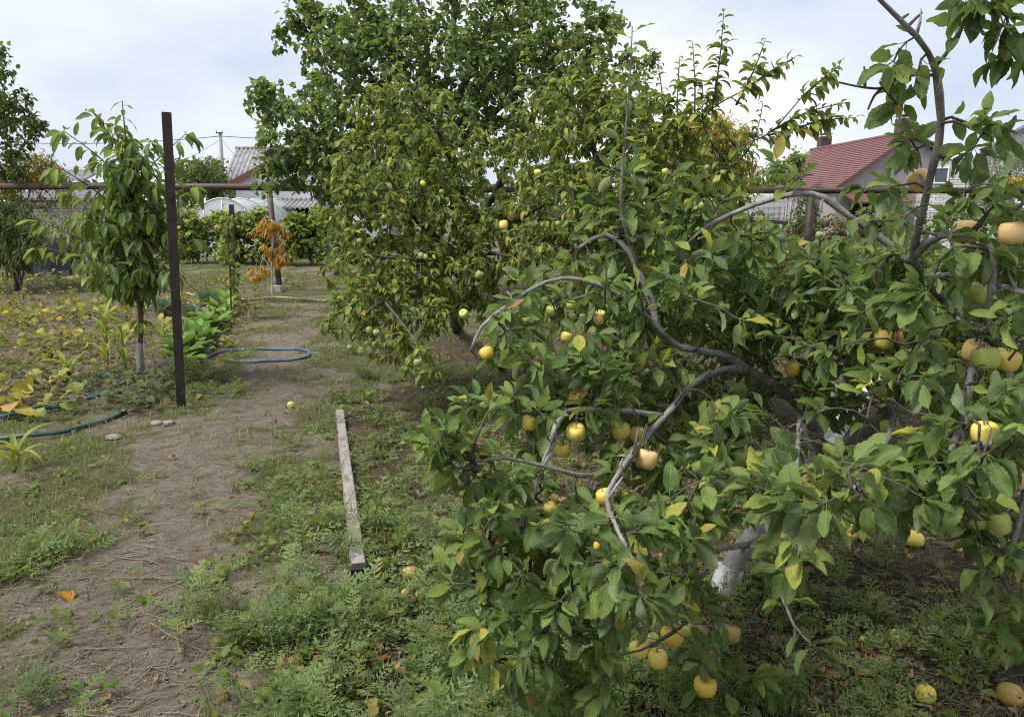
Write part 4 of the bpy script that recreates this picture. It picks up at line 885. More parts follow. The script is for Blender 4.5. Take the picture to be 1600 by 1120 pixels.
tag(wr.build('trunk_wrap', plain('grey_wrap', (0.20, 0.19, 0.19), .8, var=.5, scale=25, bump=.5), cherry_root), 'grey cloth wrap round the trunk foot')
print('cherry', write_leaves(cherry_root, fol_c, CH_HI, CH_HI, CHERRY_LEAF))

bs = G(362, 500); ds = bs[1]
orchard_tree('thin green apple sapling standing among the garden rows', bs, [spline([bs, P(361, 440, ds), P(357, 380, ds), P(358, 322, ds)], .08)], [[.014, .010, .004]],
    [(358, 400, 20, 30, ds - .25, ds + .25, 22), (360, 440, 16, 20, ds - .2, ds + .2, 14), (356, 350, 14, 25, ds - .2, ds + .2, 12)], [], .085, MID_LEAF, (6, 9), .8, MD_HI, MD_LO, BROWN_BARK, .0025, 150, 'apple_sapling', 'young trees', min_px=8)
bo = G(425, 472); do = bo[1]
orchard_tree('sapling with bright orange hanging leaves against the rusty rail post', bo, [spline([bo, P(425, 420, do), P(426, 370, do), P(428, 345, do)], .08), L_([(425, 425, do), (412, 405, do), (404, 425, do)], .06), L_([(426, 380, do), (445, 365, do + .1)], .06)], [[.020, .014, .005], [.007, .003], [.007, .003]],
    [(424, 358, 30, 22, do - .35, do + .35, 34), (436, 400, 14, 18, do - .3, do + .3, 16), (403, 424, 18, 12, do - .3, do + .3, 18), (425, 385, 18, 30, do - .3, do + .3, 14)], [], .12, ORANGE_LEAF, (7, 11), 1.2, LN_HI, LN_LO, WHITEWASH, .003, 150, 'peach_sapling', 'young trees', min_px=8)

# ================================================================== POLE, PIPE RAIL
DARK_STEEL = plain('dark_rusty_steel', (0.045, 0.036, 0.032), .6, .35, .3, .4, 9, .15, (0.085, 0.05, 0.035))
PIPE_RUST = plain('rusty_pipe', (0.085, 0.062, 0.055), .6, .35, .2, .4, 5, .15, (0.15, 0.085, 0.06))
pb = G(283.5, 638); ptop = P(260, 176, pb[1])
pole = thing('metal_pole', pb, 'tall dark brown square metal post standing beside the path', 'post')
az = unit(ptop - pb); axx = unit(np.cross([0, 1.0, 0], az)); ayy = np.cross(az, axx)
Lp = np.linalg.norm(ptop - pb) + .05; cpole = pb + az * (Lp / 2 - .05); w, tk = .068, .004
rz = R(24); ax2 = axx * math.cos(rz) + ayy * math.sin(rz); ay2 = -axx * math.sin(rz) + ayy * math.cos(rz)
for s in (-1, 1):
    for nrm, oth, wd in ((ax2, ay2, w - 2 * tk - .001), (ay2, ax2, w)):
        mb = MB(); v, q = obox(cpole + nrm * s * (w / 2 - tk / 2), nrm, oth, az, tk, wd, Lp) if nrm is ax2 else obox(cpole + nrm * s * (w / 2 - tk / 2), oth, nrm, az, wd, tk, Lp)
        mb.add(v, q); mb.build('wall_face', DARK_STEEL, pole, smooth=False)

rail_y = 14.3
def rp(px, py): return P(px, py, rail_y)
rail = thing('pipe_rail', rp(428, 293) * [1, 1, 0], 'long rusty pipe rail carried on posts across the back of the garden', 'rail')
mb = MB(); add_tube(mb, [rp(-60, 291), rp(330, 292), rp(520, 295)], .058, 14); mb.build('pipe', PIPE_RUST, rail)
mb = MB(); add_tube(mb, [rp(523, 295), rp(900, 297), rp(1254, 297.5)], .056, 14); mb.build('pipe', PIPE_RUST, rail)
mb = MB(); add_tube(mb, [rp(1256, 297.5), rp(1450, 298), rp(1700, 299)], .055, 14); tag(mb.build('pipe', DARK_STEEL, rail), 'dark grey right stretch of the pipe')
for px, pt, r_, m, lab in ((162, 298, .055, plain('grey_post', (0.25, 0.25, 0.26), .7), 'grey concrete post'), (421, 301, .052, PIPE_RUST, 'rusty steel post'), (1268, 303, .07, DARK_STEEL, 'thick dark post')):
    t_ = rp(px, pt); f_ = t_.copy(); f_[2] = -.05
    if px == 421: f_[0] += .085
    mb = MB(); add_tube(mb, [f_, t_], r_, 12); tag(mb.build('post', m, rail), lab)
sb = px_base(360, 20.3)
mb = MB(); v, q = box(-.05, .05, -.05, .05, 0, 1.62); mb.add(v + sb, q); o = mb.build('stake', DARK_STEEL, None, False, loc=sb); tag(o, 'dark square stake standing in the grape vines', 'stake')
CONC = plain('concrete', (0.36, 0.35, 0.33), .85, .2, var=.3, scale=14, bump=.4)
for px, py, sx, lab in ((438, 441, .26, 'larger grey concrete block lying behind the orange sapling'), (433, 456, .20, 'small grey concrete block at the foot of the rusty rail post')):
    c = G(px, py); mb = MB(); v, q = box(-sx / 2, sx / 2, -.1, .1, -.02, .10); v[:, 0] *= 1 + .08 * rng.normal(size=8); v[:, 2] += .012 * rng.normal(size=8); mb.add(v + c, q)
    tag(mb.build('concrete_block', CONC, None, False, loc=c), lab, 'block', 'concrete blocks')

# ================================================================== BUILDINGS
def corr(p0, ux, uy, w, l, pitch=.13, amp=.022, n_per=8, th=.012):
    """corrugated sheet: corner p0, ux across the waves (w), uy down the slope (l)"""
    nrm = unit(np.cross(ux, uy)); n = int(w / pitch * n_per)
    s = np.linspace(0, w, n + 1); h = amp * np.cos(s / pitch * 2 * math.pi)
    rows = []
    for off in (0, -th):
        for f in (0, .5, 1): rows.append(p0 + s[:, None] * ux + f * l * uy + (h + off)[:, None] * nrm)
    v = np.vstack(rows); k = n + 1; q = []
    for a in (0, 1):
        for i in range(n): q.append((a * k + i, a * k + i + 1, (a + 1) * k + i + 1, (a + 1) * k + i)); q.append(((a + 3) * k + i, (a + 4) * k + i, (a + 4) * k + i + 1, (a + 3) * k + i + 1))
    for i in range(n):
        q.append((i, 3 * k + i, 3 * k + i + 1, i + 1)); q.append((2 * k + i, 2 * k + i + 1, 5 * k + i + 1, 5 * k + i))
    return v, q

WALL_WHITE = plain('white_render', (0.76, 0.77, 0.78), .85, .2, var=.10, scale=3, bump=.2, dirt=(0.66, 0.66, 0.66))
WALL_LILAC = plain('lilac_grey_render', (0.34, 0.31, 0.335), .9, .15, var=.12, scale=3, bump=.2)
WALL_PALE = plain('pale_blue_render', (0.55, 0.60, 0.68), .85, .2, var=.08)
SLATE = plain('asbestos_sheet', (0.27, 0.27, 0.28), .85, .2, var=.35, scale=5, bump=.3, dirt=(0.14, 0.135, 0.13))
DARKSH = plain('opening_shade_black', (0.025, 0.022, 0.022), .8)  # near-black colour standing in for the shade inside openings
BROWN_TRIM = plain('brown_trim', (0.13, 0.06, 0.045), .5, .4, var=.2)
RED_TILE = plain('red_metal_tile', (0.175, 0.078, 0.078), .5, .3, var=.18, scale=1.5, dirt=(0.15, 0.085, 0.08))
CHIM = plain('brown_metal_cladding', (0.075, 0.035, 0.035), .45, .4, var=.2)
GLASS = plain('window_glass', (0.05, 0.07, 0.09), .08, .8, var=.2)
FRAME = plain('white_frame', (0.7, 0.7, 0.7), .5)

def gable_house(root, x0, x1, y0, y1, eave, ridge, wallmat, over=.25):
    """ridge along Y; gable faces the camera at y0"""
    xm = (x0 + x1) / 2
    mb = MB()
    v = np.array([(x0, y0, -.1), (x1, y0, -.1), (x1, y0, eave), (xm, y0, ridge), (x0, y0, eave), (x0, y1, -.1), (x1, y1, -.1), (x1, y1, eave), (xm, y1, ridge), (x0, y1, eave)], float)
    mb.add(v, [(0, 1, 2, 4), (5, 9, 7, 6), (0, 4, 9, 5), (1, 6, 7, 2)], [(4, 2, 3), (9, 8, 7)])
    mb.build('wall', wallmat, root, False)

# white shed with brown verge, behind the greenhouse
d = 27.0; xl = P(369, 300, d)[0]; xr = P(566, 300, d)[0]; ev = P(0, 287, d)[2]; rg = P(0, 235, d)[2]
wh = thing('white_shed', (xl, d, 0), 'white rendered shed with a brown edged gable and low corrugated awning, behind the vines', 'shed', 'buildings beyond the garden')
gable_house(wh, xl, xr, d, d + 6, ev, rg, WALL_WHITE)
xm = (xl + xr) / 2
for sgn, xa in ((-1, xl), (1, xr)):
    a = np.array([xm, 0, rg]); b = np.array([xa, 0, ev]); dr = unit(b - a); b2 = b + dr * .3
    n_ = np.array([-dr[2], 0, dr[0]]); n_ = n_ if n_[2] > 0 else -n_
    cy = d + 2.85; L = np.linalg.norm(b2 - a)
    mb = MB(); v, q = obox((a + b2) / 2 + n_ * .06 + [0, cy, 0], dr, [0, 1, 0], n_, L, 6.3, .05); mb.add(v, q); mb.build('roof', SLATE, wh, False)
    mb = MB(); v, q = obox((a + b2) / 2 + n_ * .0 + [0, d - .33, 0], dr, [0, 1, 0], n_, L, .04, .20); mb.add(v, q); mb.build('verge_board', BROWN_TRIM, wh, False)
pa = P(372, 311, d - .02); v, q = corr(P(372, 311, d - .03), np.array([1., 0, 0]), unit(np.array([0, -1, -.28])), 3.2, 1.15, .16, .03)
mb = MB(); mb.add(v, q); mb.build('awning', SLATE, wh)
z1 = P(0, 318, d)[2]
mb = MB(); v, q = box(xl + 1.25, xl + 3.1, d - .05, d - .012, 0, z1 - .15); mb.add(v, q); mb.build('doorway_shade_sheet', DARKSH, wh, False)  # flat sheet on the wall, the opening's shade painted as black
mb = MB(); v, q = box(xl + 1.1, xl + 1.22, d - 1.1, d - .98, 0, z1 - .28); mb.add(v, q); mb.build('awning_post', FRAME, wh, False)
# grey corrugated roof behind it
d2 = 37.0; xa = P(377, 285, d2)[0]; zr = P(0, 232, d2)[2]; ze = P(0, 288, d2 - 2.2)[2]
gh = thing('grey_roofed_house', (xa, d2, 0), 'house with a steep grey corrugated roof rising behind the white shed', 'house', 'buildings beyond the garden')
xe = P(372, 285, d2)[0]; wdt = 7.5
dn = unit(np.array([0, -2.2, ze - zr])); v, q = corr(np.array([xe, d2, zr]), np.array([1., 0, 0]), dn, wdt, np.linalg.norm([2.2, ze - zr]), .2, .035, 6)
mb = MB(); mb.add(v, q); mb.build('roof', SLATE, gh)
mb = MB(); v = np.array([(xe + .2, d2 - 2.1, -.1), (xe + wdt - .2, d2 - 2.1, -.1), (xe + wdt - .2, d2 + 2.1, -.1), (xe + .2, d2 + 2.1, -.1), (xe + .2, d2 - 2.1, ze - .02), (xe + wdt - .2, d2 - 2.1, ze - .02), (xe + wdt - .2, d2 + 2.1, ze - .02), (xe + .2, d2 + 2.1, ze - .02), (xe + .2, d2, zr - .12), (xe + wdt - .2, d2, zr - .12)])
mb.add(v, [(0, 1, 5, 4), (1, 2, 6, 5), (2, 3, 7, 6), (3, 0, 4, 7)], [(4, 8, 7), (5, 6, 9)]); mb.build('wall', WALL_LILAC, gh, False)
v, q = corr(np.array([xe + wdt, d2, zr]), np.array([-1., 0, 0]), unit(np.array([0, 2.2, ze - zr])), wdt, np.linalg.norm([2.2, ze - zr]), .2, .035, 6)
mb = MB(); mb.add(v, q); mb.build('roof', SLATE, gh)
mb = MB(); add_tube(mb, [(xe - .02, d2, zr + .03), (xe + wdt, d2, zr + .03)], .06, 8); mb.build('ridge_cap', SLATE, gh)

# house with the red tiled roof
dh = 36.0; xap = P(1423, 285, dh)[0]; xla = P(1303, 285, dh)[0]; zr = P(0, 206, dh)[2]; ze = P(0, 295, dh)[2]
hw = xap - xla; ylen = 12.4
rh = thing('red_roofed_house', (xap, dh, 0), 'lilac grey house under a dark red tiled roof with two brown chimneys', 'house', 'buildings beyond the garden')
gable_house(rh, xla + .25, xap + hw - .25, dh + .25, dh + ylen - .25, ze - .02 + .1, zr - .12, WALL_LILAC)
def tile_roof(p0, ux, uy, w, l, rows, wav):
    n = int(w / wav * 6); s = np.linspace(0, w, n + 1); nrm = unit(np.cross(ux, uy)); nrm = nrm if nrm[2] > 0 else -nrm
    prof = .022 * np.abs(np.sin(s / wav * math.pi)); V, Q = [], []; k = n + 1
    for r in range(rows):
        for f, h in ((r / rows, 0.0), ((r + 1) / rows, .035)):
            V.append(p0 + s[:, None] * ux + f * l * uy + (prof + h)[:, None] * nrm)
    V = np.vstack(V)
    for r in range(2 * rows - 1):
        i = np.arange(n) + r * k; Q.append(np.stack([i, i + 1, i + k + 1, i + k], -1))
    return V, np.vstack(Q)
sl = np.linalg.norm([hw, zr - ze])
for sgn in (-1, 1):
    mb = MB(); v, q = tile_roof(np.array([xap, dh, zr]), np.array([0, 1., 0]), unit(np.array([sgn * hw, 0, ze - zr])), ylen, sl, 24, .24)
    mb.add(v, q); mb.build('roof', RED_TILE, rh, False)
    dr = unit(np.array([sgn * hw, 0, ze - zr])); n_ = np.array([-dr[2], 0, dr[0]]); n_ = n_ if n_[2] > 0 else -n_
    mb = MB(); v, q = obox(np.array([xap, dh - .02, zr]) + dr * sl / 2 - n_ * .045, dr, [0, 1, 0], n_, sl, .05, .13); mb.add(v, q); mb.build('verge_board', BROWN_TRIM, rh, False)
mb = MB(); add_tube(mb, [(xap, dh - .05, zr + .03), (xap, dh + ylen, zr + .03)], .09, 8); mb.build('ridge_cap', RED_TILE, rh)
for px, y_, pyt, pyb, wpx in ((1404.5, dh + 1.2, 186, 210, 20), (1283, dh + ylen - .9, 214, 240, 16)):
    s_ = wpx / FPX * y_ ; xc = P(px, 285, y_)[0]; zt = P(0, pyt, y_)[2]; zb = P(0, pyb, y_)[2] - .5
    mb = MB(); v, q = box(xc - s_ / 2, xc + s_ / 2, y_ - s_ / 2, y_ + s_ / 2, zb, zt); mb.add(v, q); chm = mb.build('chimney', CHIM, rh, False)
    for cx in (-1, 1):
        for cy in (-1, 1):
            mb = MB(); add_tube(mb, [(xc + cx * s_ * .42, y_ + cy * s_ * .42, zt), (xc + cx * s_ * .42, y_ + cy * s_ * .42, zt + .13)], .02, 5)
            c_ = mb.build('cap_leg', DARK_STEEL, None, False, loc=None); c_.parent = chm; 
            c_.data.transform(Matrix.Translation(-Vector(rh.location)))
    mb = MB(); e = s_ * .64; v = np.array([(xc - e, y_ - e, zt + .13), (xc + e, y_ - e, zt + .13), (xc + e, y_ + e, zt + .13), (xc - e, y_ + e, zt + .13), (xc, y_, zt + .24)])
    mb.add(v, [(3, 2, 1, 0)], [(0, 1, 4), (1, 2, 4), (2, 3, 4), (3, 0, 4)]); c_ = mb.build('chimney_cap', DARK_STEEL, None, False); c_.parent = chm; c_.data.transform(Matrix.Translation(-Vector(rh.location)))
# lean-to under its eave
zl = P(0, 306, dh - 2)[2]
mb = MB(); v, q = obox([xla + 1.9, dh - .7, zl - .05], [1, 0, 0], unit(np.array([0, -1, -.25])), unit(np.array([0, -.25, 1])), 3.0, 1.9, .06); mb.add(v, q); mb.build('porch_roof', BROWN_TRIM, rh, False)
mb = MB(); v, q = box(xla + .9, xla + 2.6, dh + .19, dh + .235, 0, zl - .35); mb.add(v, q); mb.build('doorway_shade_sheet', DARKSH, rh, False)  # thin black sheet painted as the shade of an open doorway

# white brick outbuilding with a corrugated roof
d3 = 29.0; xg0 = P(1437, 285, d3)[0]; xg1 = P(1483, 285, d3)[0]; xr1 = P(1575, 285, d3)[0]
zt = P(0, 253, d3)[2]; zb_ = P(0, 293, d3)[2]
def brick_mat():
    t = NT('white_brick'); x = t.node('TexBrick'); tcx = t.node('TexCoord'); mpn = t.node('Mapping'); mpn.inputs['Rotation'].default_value = (math.pi / 2, 0, 0)
    sx_ = t.node('SeparateXYZ'); cx_ = t.node('CombineXYZ'); t.link(tcx.outputs['Object'], sx_.inputs[0]); t.link(t.math('ADD', sx_.outputs[0], sx_.outputs[1]), cx_.inputs[0]); t.link(sx_.outputs[2], cx_.inputs[1]); t.link(cx_.outputs[0], x.inputs[0])
    x.inputs['Color1'].default_value = (.60, .60, .60, 1); x.inputs['Color2'].default_value = (.44, .44, .45, 1); x.inputs['Mortar'].default_value = (.2, .2, .2, 1)
    x.inputs['Scale'].default_value = 1; x.inputs['Brick Width'].default_value = .26; x.inputs['Row Height'].default_value = .09; x.inputs['Mortar Size'].default_value = .012
    b = t.bsdf(x.outputs[0], .85, .2); t.bump(x.outputs[1], b, -.5, .01); return t.done(b)
WBRICK = brick_mat()
ob = thing('brick_outbuilding', (xg0, d3, 0), 'low white brick outbuilding with a grey corrugated roof, right of the red roofed house', 'outbuilding', 'buildings beyond the garden')
mb = MB(); xmid = (xg0 + xg1) / 2
v = np.array([(xg0, d3, -.1), (xr1 - .2, d3, -.1), (xr1 - .2, d3 + 4, -.1), (xg0, d3 + 4, -.1), (xg0, d3, zb_), (xr1 - .2, d3, zb_), (xr1 - .2, d3 + 4, zb_), (xg0, d3 + 4, zb_), (xg0, d3 + 2, zt), (xr1 - .2, d3 + 2, zt)])
mb.add(v, [(0, 1, 5, 4), (1, 2, 6, 5), (2, 3, 7, 6), (3, 0, 4, 7)], [(4, 8, 7), (5, 6, 9)]); mb.build('wall', WBRICK, ob, False)
rd = unit(np.array([0, -2.3, zb_ - zt - .16])); ll = np.linalg.norm([2.3, zt - zb_ + .16])
p0 = np.array([P(1462, 285, d3)[0], d3 + 2, zt + .07])
mb = MB(); v, q = corr(p0, np.array([1., 0, 0]), rd, xr1 - p0[0], ll, .17, .035, 6); mb.add(v, q); mb.build('roof', SLATE, ob)
mb = MB(); v, q = corr(np.array([xr1, d3 + 2, zt + .07]), np.array([-1., 0, 0]), unit(np.array([0, 2.3, zb_ - zt - .16])), xr1 - p0[0], ll, .17, .035, 6); mb.add(v, q); mb.build('roof', SLATE, ob)
# its little gable turned to the garden, with a window
gz = P(0, 258, d3)[2]
mb = MB(); v = np.array([(xg0, d3 - .3, -.1), (xg1 + .5, d3 - .3, -.1), (xg1 + .5, d3 - .3, zb_), (xmid + .3, d3 - .3, gz), (xg0, d3 - .3, zb_), (xg0, d3 + .5, -.1), (xg1 + .5, d3 + .5, -.1), (xg1 + .5, d3 + .5, zb_), (xmid + .3, d3 + .5, gz), (xg0, d3 + .5, zb_)])
mb.add(v, [(0, 1, 2, 4), (0, 4, 9, 5), (1, 6, 7, 2), (4, 3, 8, 9), (2, 7, 8, 3)], [(4, 2, 3)]); mb.build('gable_wall', WBRICK, ob, False)
xw = P(1465, 285, d3)[0]; zw = P(0, 275, d3)[2]
mb = MB()
for bxs in (box(xw - .24, xw + .24, d3 - .36, d3 - .303, zw + .24, zw + .29), box(xw - .24, xw + .24, d3 - .36, d3 - .303, zw - .29, zw - .24), box(xw - .24, xw - .19, d3 - .36, d3 - .303, zw - .238, zw + .238), box(xw + .19, xw + .24, d3 - .36, d3 - .303, zw - .238, zw + .238)): mb.add(*bxs)
wf = mb.build('window', FRAME, ob, False)
mb = MB(); v, q = box(xw - .188, xw + .188, d3 - .325, d3 - .306, zw - .237, zw + .237); mb.add(v, q); c_ = mb.build('pane', GLASS, None, False); c_.parent = wf; c_.data.transform(Matrix.Translation(-Vector(ob.location)))

ob.rotation_euler.z = -0.46

# pale blue house at the right edge
d4 = 44.0; xs = P(1538, 285, d4)[0]; zE = P(0, 234, d4)[2]; xR = P(1625, 285, d4)[0]; zR = P(0, 170, d4)[2]
pbh = thing('pale_blue_house', (xs, d4, 0), 'pale blue gabled house with narrow windows at the right edge, partly out of the picture', 'house', 'buildings beyond the garden')
gable_house(pbh, xs, xs + 2 * (xR - xs), d4, d4 + 8, zE, zR, WALL_PALE)
for sgn in (-1, 1):
    a = np.array([xR, 0, zR]); dr = unit(np.array([sgn * (xR - xs), 0, zE - zR])); L = np.linalg.norm([xR - xs, zR - zE]) + .35
    n_ = np.array([-dr[2], 0, dr[0]]); n_ = n_ if n_[2] > 0 else -n_
    mb = MB(); v, q = obox(a + dr * L / 2 + n_ * .08 + [0, d4 + 3.8, 0], dr, [0, 1, 0], n_, L, 8.6, .14); mb.add(v, q); mb.build('roof', SLATE, pbh, False)
for px, wpx, t_, b_ in ((1583, 4, 200, 213), (1595, 9, 197, 224)):
    xc = P(px, 285, d4)[0]; ww_ = wpx / FPX * d4 / 2; z0, z1 = P(0, b_, d4)[2], P(0, t_, d4)[2]
    mb = MB()
    for bxs in (box(xc - ww_ - .05, xc + ww_ + .05, d4 - .05, d4 - .003, z1, z1 + .06), box(xc - ww_ - .05, xc + ww_ + .05, d4 - .05, d4 - .003, z0 - .06, z0), box(xc - ww_ - .05, xc - ww_, d4 - .05, d4 - .003, z0 + .001, z1 - .001), box(xc + ww_, xc + ww_ + .05, d4 - .05, d4 - .003, z0 + .001, z1 - .001)): mb.add(*bxs)
    wf = mb.build('window', FRAME, pbh, False)
    mb = MB(); v, q = box(xc - ww_ + .002, xc + ww_ - .002, d4 - .03, d4 - .006, z0 + .002, z1 - .002); mb.add(v, q); c_ = mb.build('pane', GLASS, None, False); c_.parent = wf; c_.data.transform(Matrix.Translation(-Vector(pbh.location)))

pbh.rotation_euler.z = -0.52

# grey brick shed at the left
d5 = 24.0; x0 = P(8, 285, d5)[0]; x1 = P(160, 285, d5)[0]; ztop = P(0, 313, d5)[2]
bs_ = thing('brick_shed', (x0, d5, 0), 'low pale grey brick shed with a wavy sheet roof at the left, behind the rail', 'shed', 'buildings beyond the garden')
mb = MB(); v, q = box(x0, x1, d5 + .012, d5 + 3, -.1, ztop); mb.add(v, q); mb.build('wall', plain('dark_mortar', (0.16, 0.155, 0.15), .9), bs_, False)
BR = [plain('pale_brick', (0.42, 0.42, 0.43), .85, .2, var=.25, scale=6), plain('grey_brick', (0.33, 0.33, 0.35), .85, .2, var=.25, scale=6)]
bm_ = []
for m in BR:
    mb = MB(); v, q = box(0, .245, 0, .03, 0, .088); mb.add(v, q); bm_.append(mb.mesh('brick', m, False))
nrow, k = int((ztop - .55) / .1), 0
for r in range(nrow):
    xx = x0 + (.13 if r % 2 else 0)
    while xx + .25 < x1 and k < 300:
        inst('brick', bm_[int(rng.random() < .35)], bs_, loc=(xx - x0, -.018 + rng.uniform(-.002, .002), .55 + r * .1 - 0)); xx += .258; k += 1
v, q = corr(np.array([x0 - .2, d5 + 3, ztop + .5]), np.array([1., 0, 0]), unit(np.array([0, -3.2, -.46])), x1 - x0 + .4, 3.25, .2, .04, 8)
mb = MB(); mb.add(v, q); mb.build('roof', SLATE, bs_)
d6 = 33.0
fr = thing('far_shed', P(125, 300, d6) * [1, 1, 0], 'grey roofed shed standing behind the brick shed at the left', 'shed', 'buildings beyond the garden')
xa, xb = P(95, 285, d6)[0], P(165, 285, d6)[0]; za, zb2 = P(0, 266, d6)[2], P(0, 284, d6)[2]
v, q = corr(np.array([xa, d6, za]), np.array([1., 0, 0]), unit(np.array([0, -1.6, zb2 - za])), xb - xa, 1.7, .2, .035, 6); mb = MB(); mb.add(v, q); mb.build('roof', SLATE, fr)
mb = MB(); v, q = box(xa + .1, xb - .1, d6 - 1.4, d6 + .3, -.1, zb2 - .06); mb.add(v, q); mb.build('wall', WALL_LILAC, fr, False)
dtp = P(75, 400, 17.5); 
tb = thing('tarp_heap', dtp * [1, 1, 0], 'heap under a crumpled dark blue tarp behind the young cherry tree', 'tarp')
mb = MB(); nn = 22; U, Vv = np.meshgrid(np.linspace(-1, 1, nn), np.linspace(-1, 1, nn)); rr = np.sqrt(U ** 2 + Vv ** 2)
zz = .95 * np.clip(1 - rr ** 2.4, 0, 1) + .09 * (vnoise(U + 5, Vv + 5, .22, 21) - .5) * (rr < 1.1)
i = np.arange(nn - 1)[:, None] * nn + np.arange(nn - 1)[None]
mb.add(np.stack([dtp[0] + U * .5, dtp[1] + Vv * .5, np.maximum(zz, 0) * .85 + .01], -1), np.stack([i, i + 1, i + nn + 1, i + nn], -1))
mb.build('tarp', plain('dark_tarp', (0.012, 0.014, 0.025), .5, .4, var=.3), tb)

# greenhouse tunnel
d7 = 23.6; xl7, xr7 = P(286, 285, d7)[0], P(402, 285, d7)[0]; xc7 = (xl7 + xr7) / 2; hw7 = (xr7 - xl7) / 2; zt7 = P(0, 311, d7)[2]
def poly_mat():
    t = NT('milky_polycarbonate'); n = t.noise(2.5, 5)
    b = t.bsdf(t.mix(t.val(n, [(.35, 0), (.7, 1)]), (.62, .66, .68), (.78, .82, .84)), .25, .5)
    tr = t.node('BsdfTranslucent'); tr.inputs[0].default_value = (.8, .84, .86, 1); tp = t.node('BsdfTransparent'); tp.inputs[0].default_value = (.9, .93, .95, 1)
    m1 = t.node('MixShader'); m1.inputs[0].default_value = .4; t.link(b.outputs[0], m1.inputs[1]); t.link(tr.outputs[0], m1.inputs[2])
    m2 = t.node('MixShader'); m2.inputs[0].default_value = .22; t.link(m1.outputs[0], m2.inputs[1]); t.link(tp.outputs[0], m2.inputs[2])
    return t.done(m2)
POLY = poly_mat()
grh = thing('greenhouse', (xc7, d7, 0), 'arched greenhouse of milky white plastic showing above the vine row', 'greenhouse')
axis7 = unit(np.array([.22, 1, 0])); LG = 3.0
th = np.linspace(0, math.pi, 25); arcx, arcz = hw7 * np.cos(th), zt7 * np.sin(th) ** .8
mb = MB(); rows = []
for f in np.linspace(0, LG, 7): rows.append(np.stack([xc7 + arcx + axis7[0] * f, d7 + axis7[1] * f + 0 * arcx, arcz], -1))
v = np.vstack(rows); q = [(a * 25 + b, a * 25 + b + 1, (a + 1) * 25 + b + 1, (a + 1) * 25 + b) for a in range(6) for b in range(24)]
mb.add(v, q); mb.build('cover', POLY, grh)
mb = MB(); v = np.vstack([rows[0] + [0, .004, 0], [[xc7, d7 + .004, 0]]]); mb.add(v, None, [(25, b, b + 1) for b in range(24)]); mb.build('end_panel', POLY, grh, False)
GALV = plain('galvanised', (.45, .46, .47), .4, .5, .6)
for f in (0, 1.0, 2.0, 3.0):
    mb = MB(); add_tube(mb, np.stack([xc7 + arcx * 1.012 + axis7[0] * f, d7 + axis7[1] * f + 0 * arcx, arcz * 1.012], -1), .022, 6, cap=False); mb.build('hoop', GALV, grh)
for a_ in (.33, .5, .67):
    k = int(a_ * 24); mb = MB(); add_tube(mb, [rows[0][k] + [0, -.01, .0], [rows[0][k][0], d7 - .01, 0]], .015, 5); mb.build('upright', GALV, grh)

# utility pole and wires
d8 = 58.0; up_t = P(344, 207, d8); up_b = P(350, 320, d8); up_b[2] = 0
upo = thing('utility_pole', up_b, 'grey concrete utility pole carrying wires, far behind the garden at the left', 'utility pole')
mb = MB(); add_tube(mb, [up_b, up_t], [.19, .12], 8); mb.build('shaft', plain('pole_concrete', (.30, .30, .31), .8), upo)
for zf, wd in ((.985, .5), (.62, .9), (.36, 1.6)):
    c = up_b * (1 - zf) + up_t * zf; mb = MB(); v, q = box(c[0] - wd / 2, c[0] + wd / 2, c[1] - .2, c[1] - .12, c[2], c[2] + .08); mb.add(v, q); mb.build('crossarm', DARK_STEEL, upo, False)
    for s in (-1, 1):
        mb = MB(); v, q = lathe([(.0, .0), (.05, .01), (.03, .08), (.06, .12), (.0, .2)], 8); mb.add(v + [c[0] + s * wd * .42, c[1] - .16, c[2] + .075], q); mb.build('insulator', FRAME, upo)
WIRE = plain('wire', (.10, .10, .105), .5)
for k, (a, b, sag, lab) in enumerate((((20, 223, d8), (344, 213, d8), .25, 'thick overhead wire running left from the top of the utility pole'), ((344, 213, d8), (560, 219, d8), .1, 'thick overhead wire running right from the utility pole top to the pear tree'),
        ((-20, 262, d8), (347, 248, d8), .3, 'thin lower overhead wire running left from the utility pole'), ((347, 248, d8), (560, 254, d8), .15, 'thin lower overhead wire running right from the utility pole'), ((346, 218, d8), (420, 300, d8 - 20), .1, 'thin service wire slanting down right from the utility pole to the grey roof'), ((345, 218, d8), (180, 275, d8 - 10), .5, 'thin service wire slanting down left from the utility pole'))):
    a, b = P(*a), P(*b); u = np.linspace(0, 1, 24)[:, None]; pts = a * (1 - u) + b * u; pts[:, 2] -= (4 * u * (1 - u))[:, 0] * sag
    mb = MB(); add_tube(mb, pts, .028 if k < 2 else .014, 5); o = mb.build('overhead_wire', WIRE, None, loc=a); tag(o, lab, 'wire', 'overhead wires')

